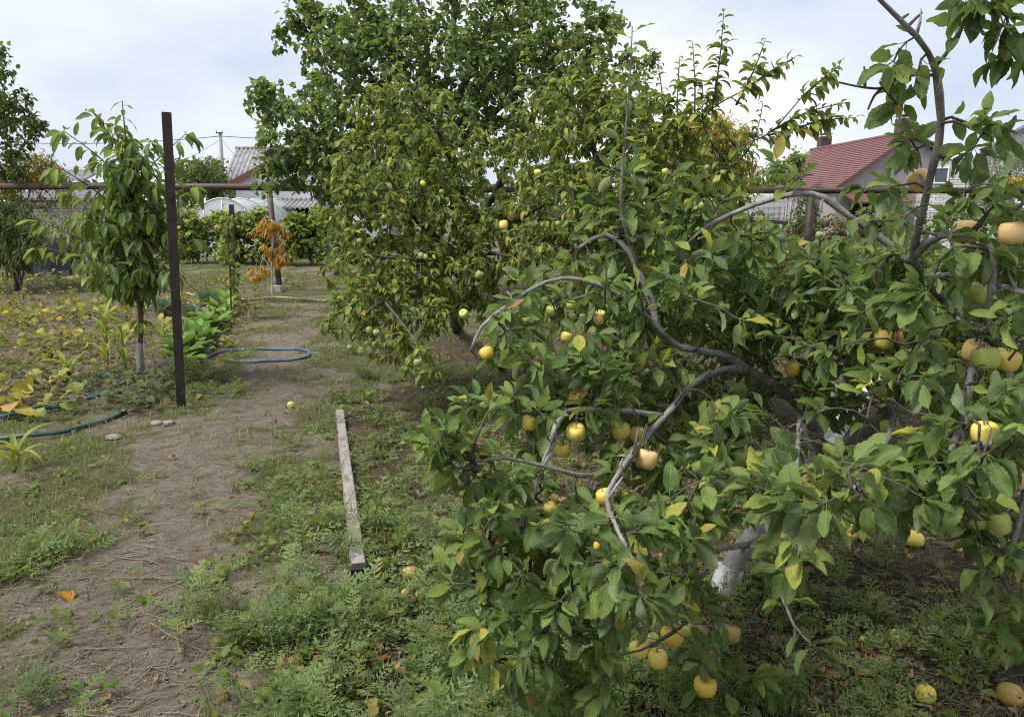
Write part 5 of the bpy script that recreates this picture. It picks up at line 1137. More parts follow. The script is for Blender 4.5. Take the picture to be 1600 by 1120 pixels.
# white caged water tank on a stand
d9 = 20.5; xt0, xt1 = P(1163, 285, d9)[0], P(1229, 285, d9)[0]; zb9, zt9 = P(0, 345, d9)[2], P(0, 303, d9)[2]
tk_ = thing('water_tank', ((xt0 + xt1) / 2, d9 + .5, 0), 'white plastic water tank in a wire cage on a dark stand', 'tank')
mb = MB(); bmv, q = box(xt0 + .04, xt1 - .04, d9 + .04, d9 + 1.0, zb9 + .02, zt9); mb.add(bmv, q); tn = mb.build('tank_body', plain('white_hdpe', (.72, .74, .75), .4, .4, var=.08), tk_, False)
mod = tn.modifiers.new('bevel', 'BEVEL'); mod.width = .06; mod.segments = 3
for k in range(9):
    xx = xt0 + (xt1 - xt0) * k / 8; mb = MB(); add_tube(mb, [(xx, d9, zb9), (xx, d9, zt9)], .011, 5); mb.build('cage_bar', GALV, tk_)
for k in range(5):
    zz = zb9 + .03 + (zt9 - zb9 - .06) * k / 4; mb = MB(); add_tube(mb, [(xt0 - .01, d9 - .018, zz), (xt1 + .01, d9 - .018, zz)], .011, 5); mb.build('cage_bar', GALV, tk_)
mb = MB(); v, q = box(xt0 - .15, xt1 + .08, d9 - .1, d9 + 1.1, zb9 - .09, zb9 - .005); mb.add(v, q); mb.build('platform', DARK_STEEL, tk_, False)
for xx in (xt0 - .08, (xt0 + xt1) / 2, xt1):
    for yy in (d9 - .03, d9 + 1.0):
        mb = MB(); v, q = box(xx - .035, xx + .035, yy - .035, yy + .035, 0, zb9 - .092); mb.add(v, q); mb.build('leg', DARK_STEEL, tk_, False)

# ================================================================== THINGS ON THE GROUND
# plank
def plank_mat():
    t = NT('weathered_plank'); tcx = t.node('TexCoord'); mpn = t.node('Mapping'); mpn.inputs['Scale'].default_value = (60, 3, 60); t.link(tcx.outputs['Object'], mpn.inputs[0])
    n = t.noise(1.0, 6, mpn.outputs[0], .6); n2 = t.noise(7, 6)
    col = t.ramp(n, [(.3, (.20, .175, .16)), (.7, (.31, .28, .265))]); col = t.mix(t.val(n2, [(.5, 0), (.68, .7)]), col, (.20, .17, .155))
    b = t.bsdf(col, .85, .15); t.bump(n, b, .4, .004); return t.done(b)
pn, pf = G(561, 912), G(531, 655); dv = unit((pf - pn) * [1, 1, 0]); L = np.linalg.norm(pf - pn); sx = np.array([dv[1], -dv[0], 0])
plk = thing('plank', pn, 'long narrow grey wooden plank lying in the weeds and pointing away', 'plank')
mb = MB(); nb = 30; f = np.linspace(0, 1, nb)
cross = np.array([(-.031, .012), (-.026, .046), (.026, .046), (.031, .042), (.031, .0), (-.031, .0)])
ctr = pn + np.outer(f * L, dv); ctr[:, 2] = np.interp(f, [0, .4, 1], [pn[2] + .03, pn[2] + .012, pf[2] + .01])
v = (ctr[:, None] + cross[None, :, :1] * sx * (1 + .03 * np.sin(f * 21))[:, None, None] + cross[None, :, 1:] * np.array([0, 0, 1.])).reshape(-1, 3)
i = np.arange(nb - 1)[:, None] * 6; j = np.arange(6)[None]; q = np.stack([i + j, i + (j + 1) % 6, i + 6 + (j + 1) % 6, i + 6 + j], -1).reshape(-1, 4)
mb.add(v, q, [(0, 2, 1), (0, 3, 2), (0, 4, 3), (0, 5, 4)] + [((nb - 1) * 6 + a, (nb - 1) * 6 + b, (nb - 1) * 6 + c) for a, b, c in ((0, 1, 2), (0, 2, 3), (0, 3, 4), (0, 4, 5))])
mb.build('board', plank_mat(), plk, False)
e0 = ctr[0] - dv * .028; mb = MB(); v, q = obox(e0 + [0, 0, .021], sx, dv, [0, 0, 1.], .064, .05, .040); mb.add(v, q); tag(mb.build('end_block', plain('near_black_end', (.018, .016, .015), .6), plk, False), 'dark near end of the plank')  # near end block in near-black, darker than the board

def hose(pts, r, m, label, lift=.003, name='hose'):
    p = spline([G(*q) for q in pts], .06); p[:, 2] = H(p[:, 0], p[:, 1]) + r + lift * (1 + np.sin(np.arange(len(p)) * .35))
    o_ = thing(name, p[0] * [1, 1, 0], label, 'hose', 'garden hoses')
    mb = MB(); add_tube(mb, p, r, 8); mb.build('tube', m, o_)
    mb = MB(); k = len(p) - 1; dd = unit(p[k] - p[k - 1]); add_tube(mb, [p[k] - dd * .03, p[k] + dd * .025], r * 1.18, 8); mb.build('end_ring', DARK_STEEL, o_)
BLUE = plain('blue_hose', (.055, .14, .24), .5, .35, var=.35, scale=5, dirt=(.20, .24, .26)); TEAL = plain('faded_green_hose', (.05, .10, .09), .5, .35, var=.35, scale=4, dirt=(.17, .19, .17))
hose([(300, 570), (316, 563), (340, 555), (375, 549), (410, 547), (445, 547), (470, 549), (484, 556), (474, 563), (445, 567), (410, 571), (378, 573), (355, 570)], .0125, BLUE, 'bright blue hose lying in a loop across the path')
hose([(-30, 662), (0, 655), (40, 647), (75, 638), (112, 629), (155, 615), (198, 603)], .0155, BLUE, 'bluish hose along the bed edge, upper of the two hoses at the left', .008)
hose([(-30, 690), (0, 687), (60, 684), (100, 675), (130, 664), (160, 653), (192, 643)], .017, TEAL, 'dark green hose lying on the grass, lower of the two at the left edge', .01)
for pts, lab in (([(276, 462), (296, 462), (318, 470)], 'short bent pale pole lying behind the dark post'), ([(330, 473), (400, 470), (432, 467), (510, 473)], 'long thin pale pole lying across the path at the orange sapling')):
    p = spline([G(*q) for q in pts], .15); p[:, 2] += .03; o_ = thing('thin_pole', p[0] * [1, 1, 0], lab, 'pole'); mb = MB(); add_tube(mb, p, [.02] * len(p), 6); mb.build('rod', plain('pale_wood', (.36, .29, .20), .8), o_)

STONE = plain('pale_stone', (.25, .22, .185), .85, .2, var=.3, scale=12, bump=.4)
def pebble(c, s, name, label, cat, m, seed, group=None):
    r = np.random.default_rng(seed); mb = MB(); v, q = lathe([(.02, -.35), (.7, -.25), (1, .05), (.8, .4), (.35, .55), (.02, .58)], 9)
    v = v * (s, s * .8, s * .75) ; nrm = unit(r.normal(size=(5, 3)))
    for n_ in nrm:
        h = v @ n_; lim = s * .62; v = v - np.outer(np.maximum(h - lim, 0), n_)
    c = c + np.array([0, 0, s * .2]); mb.add(v + c, q); tag(mb.build(name, m, None, False, loc=c), label, cat, group)
pebble(G(177, 682), .062, 'stone', 'pale angular stone nearest the viewer, below the dark green hose', 'stone', STONE, 1, 'stones by the post')
pebble(G(245, 663), .050, 'stone', 'flat grey stone left of the post foot, the left one of a pair', 'stone', STONE, 2, 'stones by the post')
pebble(G(264, 664), .056, 'stone', 'sandy stone at the post foot, the right one of a pair', 'stone', STONE, 3, 'stones by the post')

# ---------------- apples
def apple_mat(name, base, blush, amt, dirt=.35):
    t = NT(name); oi = t.node('ObjectInfo'); tcx = t.node('TexCoord'); ad = t.node('VectorMath', operation='ADD'); cb = t.node('CombineXYZ')
    t.link(t.math('MULTIPLY', oi.outputs['Random'], 50.), cb.inputs[0]); t.link(tcx.outputs['Object'], ad.inputs[0]); t.link(cb.outputs[0], ad.inputs[1])
    n = t.noise(16, 3, ad.outputs[0]); n2 = t.noise(48, 3, ad.outputs[0]); n3 = t.noise(260, 2, ad.outputs[0])
    c = t.mix(t.val(n, [(.38, 0), (.72, amt)]), base, blush)
    c = t.mix(t.val(n2, [(.69, 0), (.73, dirt * 2)]), c, (.10, .055, .025))
    c = t.mix(t.val(n3, [(.62, 0), (.72, .10)]), c, (.5, .42, .25))
    b = t.bsdf(c, .42, .35); 
    return t.done(b)
AM = {'y': apple_mat('yellow_apple', (.72, .58, .13), (.74, .52, .15), .6), 'p': apple_mat('peach_apple', (.68, .51, .21), (.68, .32, .18), .6), 'g': apple_mat('green_apple', (.38, .43, .11), (.48, .46, .13), .6), 's': apple_mat('small_green_apple', (.22, .27, .08), (.32, .30, .10), .6), 'r': apple_mat('browning_apple', (.42, .30, .09), (.22, .11, .04), .8, .5), 'o': apple_mat('orange_apple', (.62, .46, .08), (.60, .36, .07), .5, .5)}
prof = [(.0, .35), (.06, .37), (.16, .425), (.28, .46), (.40, .42), (.48, .28), (.50, .08), (.485, -.10), (.43, -.28), (.33, -.41), (.20, -.455), (.09, -.452), (.0, -.435)]
APV, APQ = lathe(prof, 18)
AP_ME = {}
for k, m in AM.items():
    for s in range(2):
        r = np.random.default_rng(40 + s); a = np.arctan2(APV[:, 1], APV[:, 0])
        v = APV * (1 + .03 * np.sin(a * 5 + s)[:, None] * (APV[:, 2:3] < 0)) * (1.04 - .05 * s, 1, .92 + .12 * s) * (1 + .02 * np.sin(2 * a + s)[:, None])
        AP_ME[k, s] = MB().add(v, APQ[:, ::-1]).mesh('apple_skin', m)
stv, stq, stt, stu = tube([(0, 0, .30), (.01, .0, .45), (.05, .02, .66)], [.03, .025, .035], 5)
ST_ME = MB().add(stv, stq, stt).mesh('apple_stem', STICK)
cv, cq = lathe([(.0, -.43), (.035, -.455), (.05, -.475), (.03, -.44)], 7); CX_ME = MB().add(cv, cq).mesh('apple_eye', plain('dry_calyx', (.05, .035, .02), .9))
all_wood = np.vstack(a_limbs + a_ch)
def apple(px, py, dpx, kind, label, d=None, ground_=False, real=.068, group=None, tilt=.25, name='apple'):
    if ground_:
        c = G(px, py); slant = np.linalg.norm(c - [0, 0, CAM_H]); D = dpx / FPX * slant * .985; c = c + [0, 0, D * .42]
        rot = (rng.uniform(.6, 2.4), rng.uniform(-.6, .6), rng.uniform(0, 6))
    else:
        d = d or real * FPX / dpx * .97; c = P(px, py, d); D = real; rot = (rng.normal(0, tilt), rng.normal(0, tilt), rng.uniform(0, 6))
    t = thing(name, c, label, 'apple', group); M = Matrix.LocRotScale(None, None, None)
    from mathutils import Euler
    M = Euler(rot).to_matrix().to_4x4() @ Matrix.Scale(D, 4)
    inst('skin', AP_ME[kind, int(rng.integers(2))], t, M); inst('stem', ST_ME, t, M); inst('eye', CX_ME, t, M)
    if not ground_ and D > .045:           # a stalk ties the fruit to the nearest wood
        top = c + np.array([0, 0, D * .42]); w_ = all_wood[np.argmin(((all_wood - top - [0, 0, .03]) ** 2).sum(1))]
        if .01 < np.linalg.norm(w_ - top) < .35:
            mb = MB(); mid_ = (w_ + top) / 2 + [0, 0, .01]; add_tube(mb, spline([top - [0, 0, D * .1], top + [0, 0, .012], mid_, w_], .02), .0018, 5); mb.build('stalk', STICK, t)
HG = 'ripe apples hanging on the front apple tree'; FG = 'fallen apples on the ground'; SG = 'small apples in the middle trees'
for a in HANGING:
    apple(a[0], a[1], a[2], a[3], a[4], a[5], real=a[6] * 1.0 if abs(a[6] * FPX / a[2] / a[5] - 1) < .1 else a[2] / FPX * a[5] * 1.02, group=HG)
for a in SMALL_HANGING:
    apple(a[0], a[1], a[2], a[3], a[4], a[5], real=a[2] / FPX * a[5], group=SG)
for px, py, dpx in [(658, 400, 10), (665, 402, 9), (1096, 322, 9), (994, 401, 12), (1085, 332, 9), (1118, 284, 9), (1106, 413, 11), (1097, 420, 9), (1105, 424, 10), (1135, 415, 11), (1150, 428, 11), (1080, 425, 9), (1203, 454, 11), (1210, 446, 11), (1280, 368, 11), (1105, 262, 8), (1130, 270, 8), (820, 166, 7), (789, 182, 8), (872, 350, 9), (600, 340, 8), (690, 300, 8)]:
    dd = 4.3 if px > 990 else 5.0
    apple(px, py, dpx, 's', 'small green apple among the dense leaves of the middle trees', dd, real=dpx / FPX * dd, group='small green apples in the middle trees')
for a in [(640, 914, 22, 'r', 'wrinkled yellow apple fallen on bare ground right of the plank'), (574, 886, 13, 'r', 'browning apple wedged against the plank near its dark end'), (634, 940, 14, 'r', 'rotting apple in weeds just below the wrinkled one'), (660, 945, 18, 'g', 'pale green apple lying in the weeds right of the plank'), (455, 639, 12, 'g', 'green apple lying on the bare path'), (577, 616, 9, 'g', 'half pale apple lying near the far end of the plank'), (536, 642, 7, 'g', 'tiny apple just beyond the far end of the plank'), (661, 607, 6, 'g', 'tiny pale apple beside the dense weed clump'),
          (1327, 843, 26, 'y', 'round yellow fallen apple showing its eye, in the shade under the tree'), (1428, 851, 24, 'y', 'yellow fallen apple under a leaf in the right shade, middle of the row'), (1501, 862, 15, 'y', 'small yellow fallen apple at the right end of the shaded row'), (1258, 830, 18, 'r', 'browned apple at the left end of the shaded row'), (1286, 836, 11, 'r', 'rotten apple next to the browned one in the shaded row'), (1270, 857, 15, 'g', 'whitish apple half in grass below the shaded row'), (1217, 1068, 26, 'g', 'pale green apple on the ground at the bottom, behind leaf tips'), (1404, 998, 24, 'g', 'green yellow apple hidden by a leaf in the deep shade'), (1445, 1091, 24, 'o', 'orange brown apple at the bottom edge of the shaded ground'), (1580, 1090, 30, 'r', 'pinkish wrinkled apple in the bottom right corner'), (1349, 995, 10, 'o', 'tiny orange apple in the dark weeds'), (1525, 1003, 16, 'r', 'half rotten apple in the dark weeds at the right'), (1210, 903, 12, 'r', 'rotten brown apple on the litter left of the shaded row')]:
    apple(a[0], a[1], a[2], a[3], a[4], ground_=True, group=FG)

# ================================================================== GARDEN PLANTS
def plant_leaf_parts(root, pos, d, up, size, meshes, name='leaf'):
    A = frames(np.asarray(d, float), np.asarray(up, float)); org = np.array(root.location)
    for k in range(len(pos)):
        M = Matrix.Identity(4)
        for ax in range(3):
            for cc in range(3): M[cc][ax] = A[k, ax, cc] * size[k]
        for cc in range(3): M[cc][3] = pos[k][cc] - org[cc]
        inst(name, meshes[int(rng.integers(len(meshes)))], root, M)
def me_of(tp, mat, name): return [MB().add(V, Q, None, 0., UV).mesh(name, mat) for V, Q, UV in tp]

CORN_ME = me_of([leaf_tpl('blade', 10, 3, c, .5, .01, .12, 0, 0, s) for s, c in enumerate((1.3, 2.0, 2.6, 1.7))], CORN_LEAF, 'corn_leaf_blade')
def corn(px, py, h, n, sz, label):
    b = G(px, py); t = thing('corn_plant', b, label, 'corn plant', 'corn plants')
    top = b + [rng.normal(0, .04), rng.normal(0, .04), h]
    mb = MB(); st = spline([b, (b + top) / 2 + [.01, 0, 0], top], .05); add_tube(mb, st, [.012] * len(st), 7); mb.build('stalk', plain('corn_stalk', (.20, .24, .06), .5), t)
    a = np.arange(n) * 2.5 + rng.uniform(0, 6); f = np.linspace(.15, 1, n)
    pos = b + np.outer(f, top - b); d = np.stack([np.cos(a) * .7, np.sin(a) * .7, rng.uniform(.6, 1.2, n)], -1)
    plant_leaf_parts(t, pos, d, np.stack([-np.cos(a) * .8, -np.sin(a) * .8, np.ones(n)], -1), sz * rng.uniform(.75, 1.1, n), CORN_ME)
corn(168, 578, .55, 9, .48, 'tallest yellow green corn plant, left of the young cherry trunk')
corn(196, 575, .35, 6, .42, 'corn plant with one broad bright blade beside the young cherry trunk')
corn(112, 595, .18, 7, .36, 'low sprawling corn plant in the bed, left of the tall one')
corn(20, 738, .12, 8, .34, 'grassy corn seedling at the left edge nearest the viewer')
corn(258, 540, .22, 5, .30, 'corn plant close behind the dark metal post')

CAB_ME = me_of([leaf_tpl('round', 6, 5, c, -.35, .05, .9, .12, .05, s) for s, c in enumerate((-.5, -.2, .2))], CABB_LEAF, 'cabbage_leaf_blade')
for px, py, s, lab in ((258, 493, .24, 'bluish cabbage left of the dark post in the garden row'), (300, 500, .22, 'bluish cabbage right of the dark post in the garden row'), (325, 478, .22, 'bluish cabbage at the far end of the chard row'), (347, 482, .2, 'bluish cabbage near the sapling, farthest right of the cabbages'), (168, 470, .16, 'small bluish cabbage behind the tall corn')):
    b = G(px, py); t = thing('cabbage', b, lab, 'cabbage', 'cabbages'); n = 13; a = np.arange(n) * 2.4; el = np.linspace(.25, 1.25, n)
    d = np.stack([np.cos(a) * np.cos(el), np.sin(a) * np.cos(el), np.sin(el)], -1)
    plant_leaf_parts(t, b + np.outer(np.linspace(.04, .1, n), [0, 0, 1.]), d, np.stack([-np.cos(a) * .6, -np.sin(a) * .6, np.ones(n)], -1), s * np.linspace(1.1, .6, n), CAB_ME)
    mb = MB(); add_tube(mb, [b, b + [0, 0, .12]], .018, 6); mb.build('stalk', GSTEM, t)
CHD_ME = me_of([leaf_tpl('pear', 6, 5, c, .3, .06, .5, .25, .05, s) for s, c in enumerate((.5, .9, 1.3))], CHARD_LEAF, 'chard_leaf_blade')
row = spline([(360, 478, 0), (345, 500, 0), (322, 522, 0), (300, 550, 0), (284, 572, 0)], 4)
chp = [(x + rng.normal(0, 9), y + rng.normal(0, 4)) for x, y, _ in row[::1]][:40]
for k, (px, py) in enumerate(chp):
    b = G(px, py); t = thing('chard_plant', b, 'bright green leafy vegetable in the row between the dark post and the sapling', 'leafy vegetable', 'leafy vegetables in the row'); n = 8; a = np.arange(n) * 2.4 + rng.uniform(0, 6); el = rng.uniform(.45, 1.2, n)
    plant_leaf_parts(t, np.repeat(b[None], n, 0), np.stack([np.cos(a) * np.cos(el), np.sin(a) * np.cos(el), np.sin(el)], -1), np.stack([-np.cos(a) * .3, -np.sin(a) * .3, np.ones(n)], -1), rng.uniform(.17, .30, n), CHD_ME)
SQ_ME = me_of([leaf_tpl('round', 5, 5, c, .2, .10, 1.0, .5, .10, s) for s, c in enumerate((.2, .6, .9))], SQUASH_LEAF, 'squash_leaf_blade')
def squash(px, py, rad, n, s, label, hgt=.16):
    b = G(px, py); t = thing('squash_vine', b, label, 'squash plant', 'squash plants'); a = rng.uniform(0, 6.28, n); rr = rad * np.sqrt(rng.random(n)); pos = b + np.stack([np.cos(a) * rr * 1.5, np.sin(a) * rr, 0 * a], -1); pos[:, 2] = H(pos[:, 0], pos[:, 1]) + rng.uniform(0, .08, n)
    mb = MB()
    for k in range(0, n, 4): p_ = spline([b + [0, 0, .02], (b + pos[k]) / 2 + [rng.normal(0, .1), 0, .05], pos[k] + [0, 0, .02]], .08); add_tube(mb, p_, [.006] * len(p_), 5)
    tag(mb.build('runner', GSTEM, t), kind='stuff')
    d = np.stack([rng.normal(0, .5, n), rng.normal(0, .5, n) - .3, rng.uniform(.3, .8, n)], -1)
    plant_leaf_parts(t, pos, d, np.array([0, -.3, 1.]) + rng.normal(0, .3, (n, 3)), s * rng.uniform(.7, 1.2, n), SQ_ME)
squash(25, 645, .34, 26, .13, 'squash plant with orange and green leaves at the left edge by the bluish hose')
squash(15, 612, .28, 14, .12, 'green squash leaves at the left edge of the bed')
squash(40, 500, .8, 52, .105, 'yellow leaved squash vine spread over the bed, near the left edge')
squash(110, 496, .7, 44, .105, 'yellow leaved squash vine in the middle of the bed behind the low corn')
squash(225, 478, .9, 52, .11, 'yellow and orange squash vine behind the cherry trunk')
squash(60, 545, .6, 18, .10, 'sparse pale squash plant in the left bed, nearer than the yellow vines')
squash(140, 530, .4, 26, .10, 'small yellowing squash plant left of the tall corn')
squash(240, 520, .5, 24, .10, 'yellowing squash plant between the cherry trunk and the dark post')
squash(300, 480, .5, 30, .10, 'orange leaved squash plant among the cabbages')
squash(40, 438, .8, 40, .11, 'green low squash plant at the back left of the bed')

ST_ME_L = me_of([leaf_tpl('round', 4, 3, c, .3, .04, .85, .35, .06, s) for s, c in enumerate((.3, .7))], STRAW_LEAF, 'strawberry_leaf_blade')
k_ = 0
for px, py, s_ in [(250, 600, 1), (240, 620, 1), (268, 612, 1), (200, 622, 1), (188, 606, .9), (255, 582, .9), (270, 590, .9), (135, 600, 1), (115, 612, 1), (95, 605, .9), (150, 590, .9), (225, 640, .9), (205, 636, .9), (238, 632, .9), (170, 632, .8), (80, 592, .8)]:
    b = G(px, py); lab = 'greyish strawberry plant at the foot of the young cherry and dark post' if px > 165 else 'greyish strawberry plant below the low sprawling corn'
    t = thing('strawberry_plant', b, lab, 'strawberry plant', 'strawberry plants by the cherry trunk' if px > 165 else 'strawberry plants below the corn'); n = 15; a = rng.uniform(0, 6.28, n); rr = rng.uniform(.02, .17, n) * s_
    pos = b + np.stack([np.cos(a) * rr, np.sin(a) * rr, rng.uniform(.03, .14, n)], -1)
    plant_leaf_parts(t, pos, np.stack([np.cos(a), np.sin(a), rng.uniform(-.3, .5, n)], -1), np.array([0, 0, 1.]) + rng.normal(0, .35, (n, 3)), rng.uniform(.055, .095, n), ST_ME_L)

# ---------------- feathery weeds
def feather(npair, seed, w=.26):
    """a pinnate leaf: rib and toothed leaflets, unit length along +Y"""
    r = np.random.default_rng(seed); V, Q, T = [], [], []
    def quadstrip(p, d, L, wd, up):
        d = unit(d); s = unit(np.cross(d, up)); k = sum(len(x) for x in V)
        a = [p, p + d * L * .38 + s * wd, p + d * L * .38 - s * wd, p + d * L * .75 + s * wd * .75, p + d * L * .75 - s * wd * .75, p + d * L]
        V.append(np.array(a)); Q.extend([(k + 1, k + 2, k + 4, k + 3)]); T.extend([(k, k + 2, k + 1), (k + 3, k + 4, k + 5)])
    z = lambda t: .12 * math.sin(t * 2.2) - .35 * t * t
    for i in range(npair):
        t = .18 + .72 * i / (npair - 1); L = w * (1.25 - abs(t - .45) * 1.3) * r.uniform(.85, 1.15)
        for s in (-1, 1): quadstrip(np.array([0, t, z(t)]), np.array([s * 1.0, .75, .12 - .3 * t + r.normal(0, .1)]), L, .030, np.array([0, 0, 1.]))
    quadstrip(np.array([0, .9, z(.9)]), np.array([0, 1, -.5]), .2, .04, np.array([0, 0, 1.]))
    k = sum(len(x) for x in V); tt = np.linspace(0, .92, 4)
    V.append(np.array([(sx * .010, t, z(t) + .0) for t in tt for sx in (-1, 1)])); Q.extend([(k + 2 * i, k + 2 * i + 1, k + 2 * i + 3, k + 2 * i + 2) for i in range(3)])
    return np.vstack(V), np.array(Q), np.array(T)
FE = [feather(5, s) for s in range(5)]
FE_FAR = [feather(3, s, .36) for s in range(4)]
def feather_mass(mb, b, n, s, el=(.2, 1.1), tint=None, mi=0):
    a = rng.uniform(0, 6.28, n); e = rng.uniform(el[0], el[1], n)
    d = np.stack([np.cos(a) * np.cos(e), np.sin(a) * np.cos(e), np.sin(e)], -1); A = frames(d, np.stack([-np.cos(a) * .5, -np.sin(a) * .5, np.ones(n)], -1) + rng.normal(0, .25, (n, 3)))
    lib = FE if b[1] < 3.6 else FE_FAR
    k = rng.integers(0, len(lib), n); sz = s * rng.uniform(.6, 1.15, n); t = rng.random() if tint is None else tint
    for i in range(n):
        V, Q, T = lib[k[i]]; mb.add(V @ A[i] * sz[i] + b, Q, T, (t + rng.normal(0, .13)) % .999 if tint is None else np.clip(tint + rng.normal(0, .1), 0, .999), None, mi)

def gauss(px, py, L):
    s = np.zeros(np.shape(px))
    for (x, y, sx, sy, a) in L: s = s + a * np.exp(-((px - x) / sx) ** 2 - ((py - y) / sy) ** 2)
    return s
WEED = [(420, 960, 110, 120, 1.1), (480, 780, 90, 60, .8), (600, 770, 70, 50, .8), (350, 830, 60, 60, .6), (560, 1040, 170, 80, 1.3), (720, 1010, 120, 110, 1.4), (700, 860, 90, 70, 1.0), (880, 1090, 130, 60, 1.1), (1000, 1100, 150, 80, .7), (620, 660, 90, 40, .55), (700, 690, 70, 50, .7), (690, 580, 60, 30, .8), (640, 640, 90, 30, .5), (90, 855, 60, 25, .9), (20, 900, 50, 50, .5), (120, 690, 60, 20, .15), (290, 600, 60, 50, .5), (330, 620, 50, 40, .5), (1450, 1050, 200, 100, .5), (1350, 930, 200, 70, .3), (1200, 900, 100, 50, .3), (440, 1090, 100, 50, .6), (60, 1095, 50, 30, .4), (550, 600, 60, 30, .35), (830, 640, 150, 60, .4), (1000, 700, 200, 80, .35), (800, 760, 100, 60, .5), (230, 770, 50, 30, .25), (190, 990, 40, 12, .25), (200, 920, 40, 10, .25), (560, 700, 40, 50, .4), (1530, 990, 80, 50, .3)]
mbw = MB(); cnt = 0
for _ in range(16500):
    y = 1.75 + 6.2 * rng.random() ** 1.5; x = rng.uniform(-.74, .72) * y * 1.12
    px, py, z = proj(np.array([x, y, 0.])); px, py = px[0], py[0]
    if not (-60 < px < 1660 and py < 1240): continue
    w_ = gauss(px, min(py, 1118), WEED) * (.08 + 1.5 * min(1.0, max(0.0, (float(vnoise(x, y, .20, 31)) * .7 + float(vnoise(x, y, .55, 32)) * .4 - .36) * 2.6))) * (1 - .9 * float(m_bare(x, y)) if px < 420 else 1)
    if rng.random() > w_ * .40: continue
    b = np.array([x, y, float(H(x, y))]); s = rng.uniform(.07, .165) * (.8 if y > 4 else 1)
    tall = rng.random() < .35
    if tall:
        hgt = rng.uniform(.06, .17); ns_ = 3
        top = b + [rng.normal(0, .03), rng.normal(0, .03), hgt]
        add_tube(mbw, [b, (b + top) / 2 + [.008, 0, 0], top], [.0025, .002, .0015], 3, .3, False)
        for f in np.linspace(.35, 1, ns_): feather_mass(mbw, b + (top - b) * f, 3, s * .8, (.1, .9))
    else: feather_mass(mbw, b, int(rng.integers(5, 9)), s, (.12, .85))
    cnt += 1
print('weeds', cnt)
tag(mbw.build('weeds', WEED_LEAF, None), 'feathery green weeds over the ground under and beside the front apple tree', kind='stuff')
bw = MB(); fo = Foliage(); n = 0
for _ in range(9000):
    y = 1.8 + 6.5 * rng.random() ** 1.4; x = rng.uniform(-.74, .72) * y
    px, py, z = proj(np.array([x, y, 0.])); w_ = gauss(px[0], min(py[0], 1118), WEED) * .5 + .10
    if rng.random() > w_ * .28 * (1 - .8 * float(m_bare(x, y))) or (x < -2.4 and y > 6.2): continue
    b = np.array([x, y, float(H(x, y))]); k = int(rng.integers(6, 13)); a_ = rng.uniform(0, 6.28, k); hh = rng.uniform(.02, .09)
    if rng.random() < .35:
        for q in range(int(rng.integers(1, 4))):
            tp_ = b + [rng.normal(0, .05), rng.normal(0, .05), rng.uniform(.06, .2)]; add_tube(bw, [b, (b + tp_) / 2 + [rng.normal(0, .012), 0, 0], tp_], [.0016, .0013, .0008], 3, None, False, 1)
    rr = rng.uniform(.01, .06, (k, 1)); fo.add(b + np.stack([np.cos(a_), np.sin(a_), 0 * a_], -1) * rr + np.stack([0 * a_, 0 * a_, rng.uniform(.2, 1, k) * hh], -1), np.stack([np.cos(a_), np.sin(a_), rng.uniform(-.2, .7, k)], -1), np.array([0, 0, 1.]) + rng.normal(0, .4, (k, 3)), rng.uniform(.022, .055, k), np.clip(rng.random() + rng.normal(0, .1, k), 0, .999)); n += 1
BROAD_LEAF = leaf_mat('broad_weed_leaf', [(0, (0.045, 0.09, 0.02)), (0.5, (0.09, 0.155, 0.03)), (0.8, (0.16, 0.20, 0.045)), (0.93, (0.26, 0.20, 0.06)), (1, (0.20, 0.09, 0.05))], veins=False, spec=.15)
p_, d_, u_, s_, t_ = fo.arr(); add_leaves(bw, tpls('pear', 5, 4, 3, .62, (.1, 1.2), (.1, .5), .05, 0, 0, 91), p_, frames(unit(d_), u_), s_, t_)
tag(bw.build('broad_weeds', [BROAD_LEAF, STEM]), 'small round leaved weeds and dead stalks among the feathery weeds', kind='stuff')
def weed_clump(px, py, n, s, r, mat, label, name='weed_clump'):
    b = G(px, py); t = thing(name, b, label, 'weed', 'weed clumps'); mb = MB()
    for _ in range(n):
        o = np.array([rng.normal(0, r), rng.normal(0, r * .7), 0]); p = b + o; p[2] = H(p[0], p[1]) + rng.uniform(0, .05); feather_mass(mb, p, 6, s, (.3, 1.25))
    tag(mb.build('foliage', mat, t), kind='stuff')
weed_clump(685, 592, 26, .15, .13, BLUE_WEED, 'dense dark bluish green weed clump under the bushy apple tree')
weed_clump(530, 633, 7, .09, .05, BLUE_WEED, 'small bluish weed clump beyond the far end of the plank')
weed_clump(510, 680, 6, .08, .05, WEED_LEAF, 'small green weed tuft left of the far end of the plank')
weed_clump(85, 860, 14, .10, .09, WEED_LEAF, 'bright green weed clump at the left side of the path')
weed_clump(175, 993, 7, .055, .04, WEED_LEAF, 'small weed tuft in the middle of the bare path, nearest the viewer')
weed_clump(195, 926, 9, .05, .05, WEED_LEAF, 'flat weed tuft in the middle of the bare path, behind the nearest one')
weed_clump(60, 1100, 8, .09, .05, BLUE_WEED, 'broad leaved weed in the bottom left corner')
weed_clump(545, 555, 6, .14, .05, BLUE_WEED, 'grey green upright weed right of the hose loop')
weed_clump(565, 590, 6, .13, .05, STRAW_LEAF, 'greyish bushy weed right of the bare path beyond the plank')
weed_clump(390, 560, 8, .12, .08, WEED_LEAF, 'weed growing up through the left end of the blue hose loop')
weed_clump(320, 590, 14, .14, .14, WEED_LEAF, 'loose green weed clump right of the dark post')
weed_clump(340, 615, 12, .12, .14, WEED_LEAF, 'low weed clump between the dark post and the bare path')

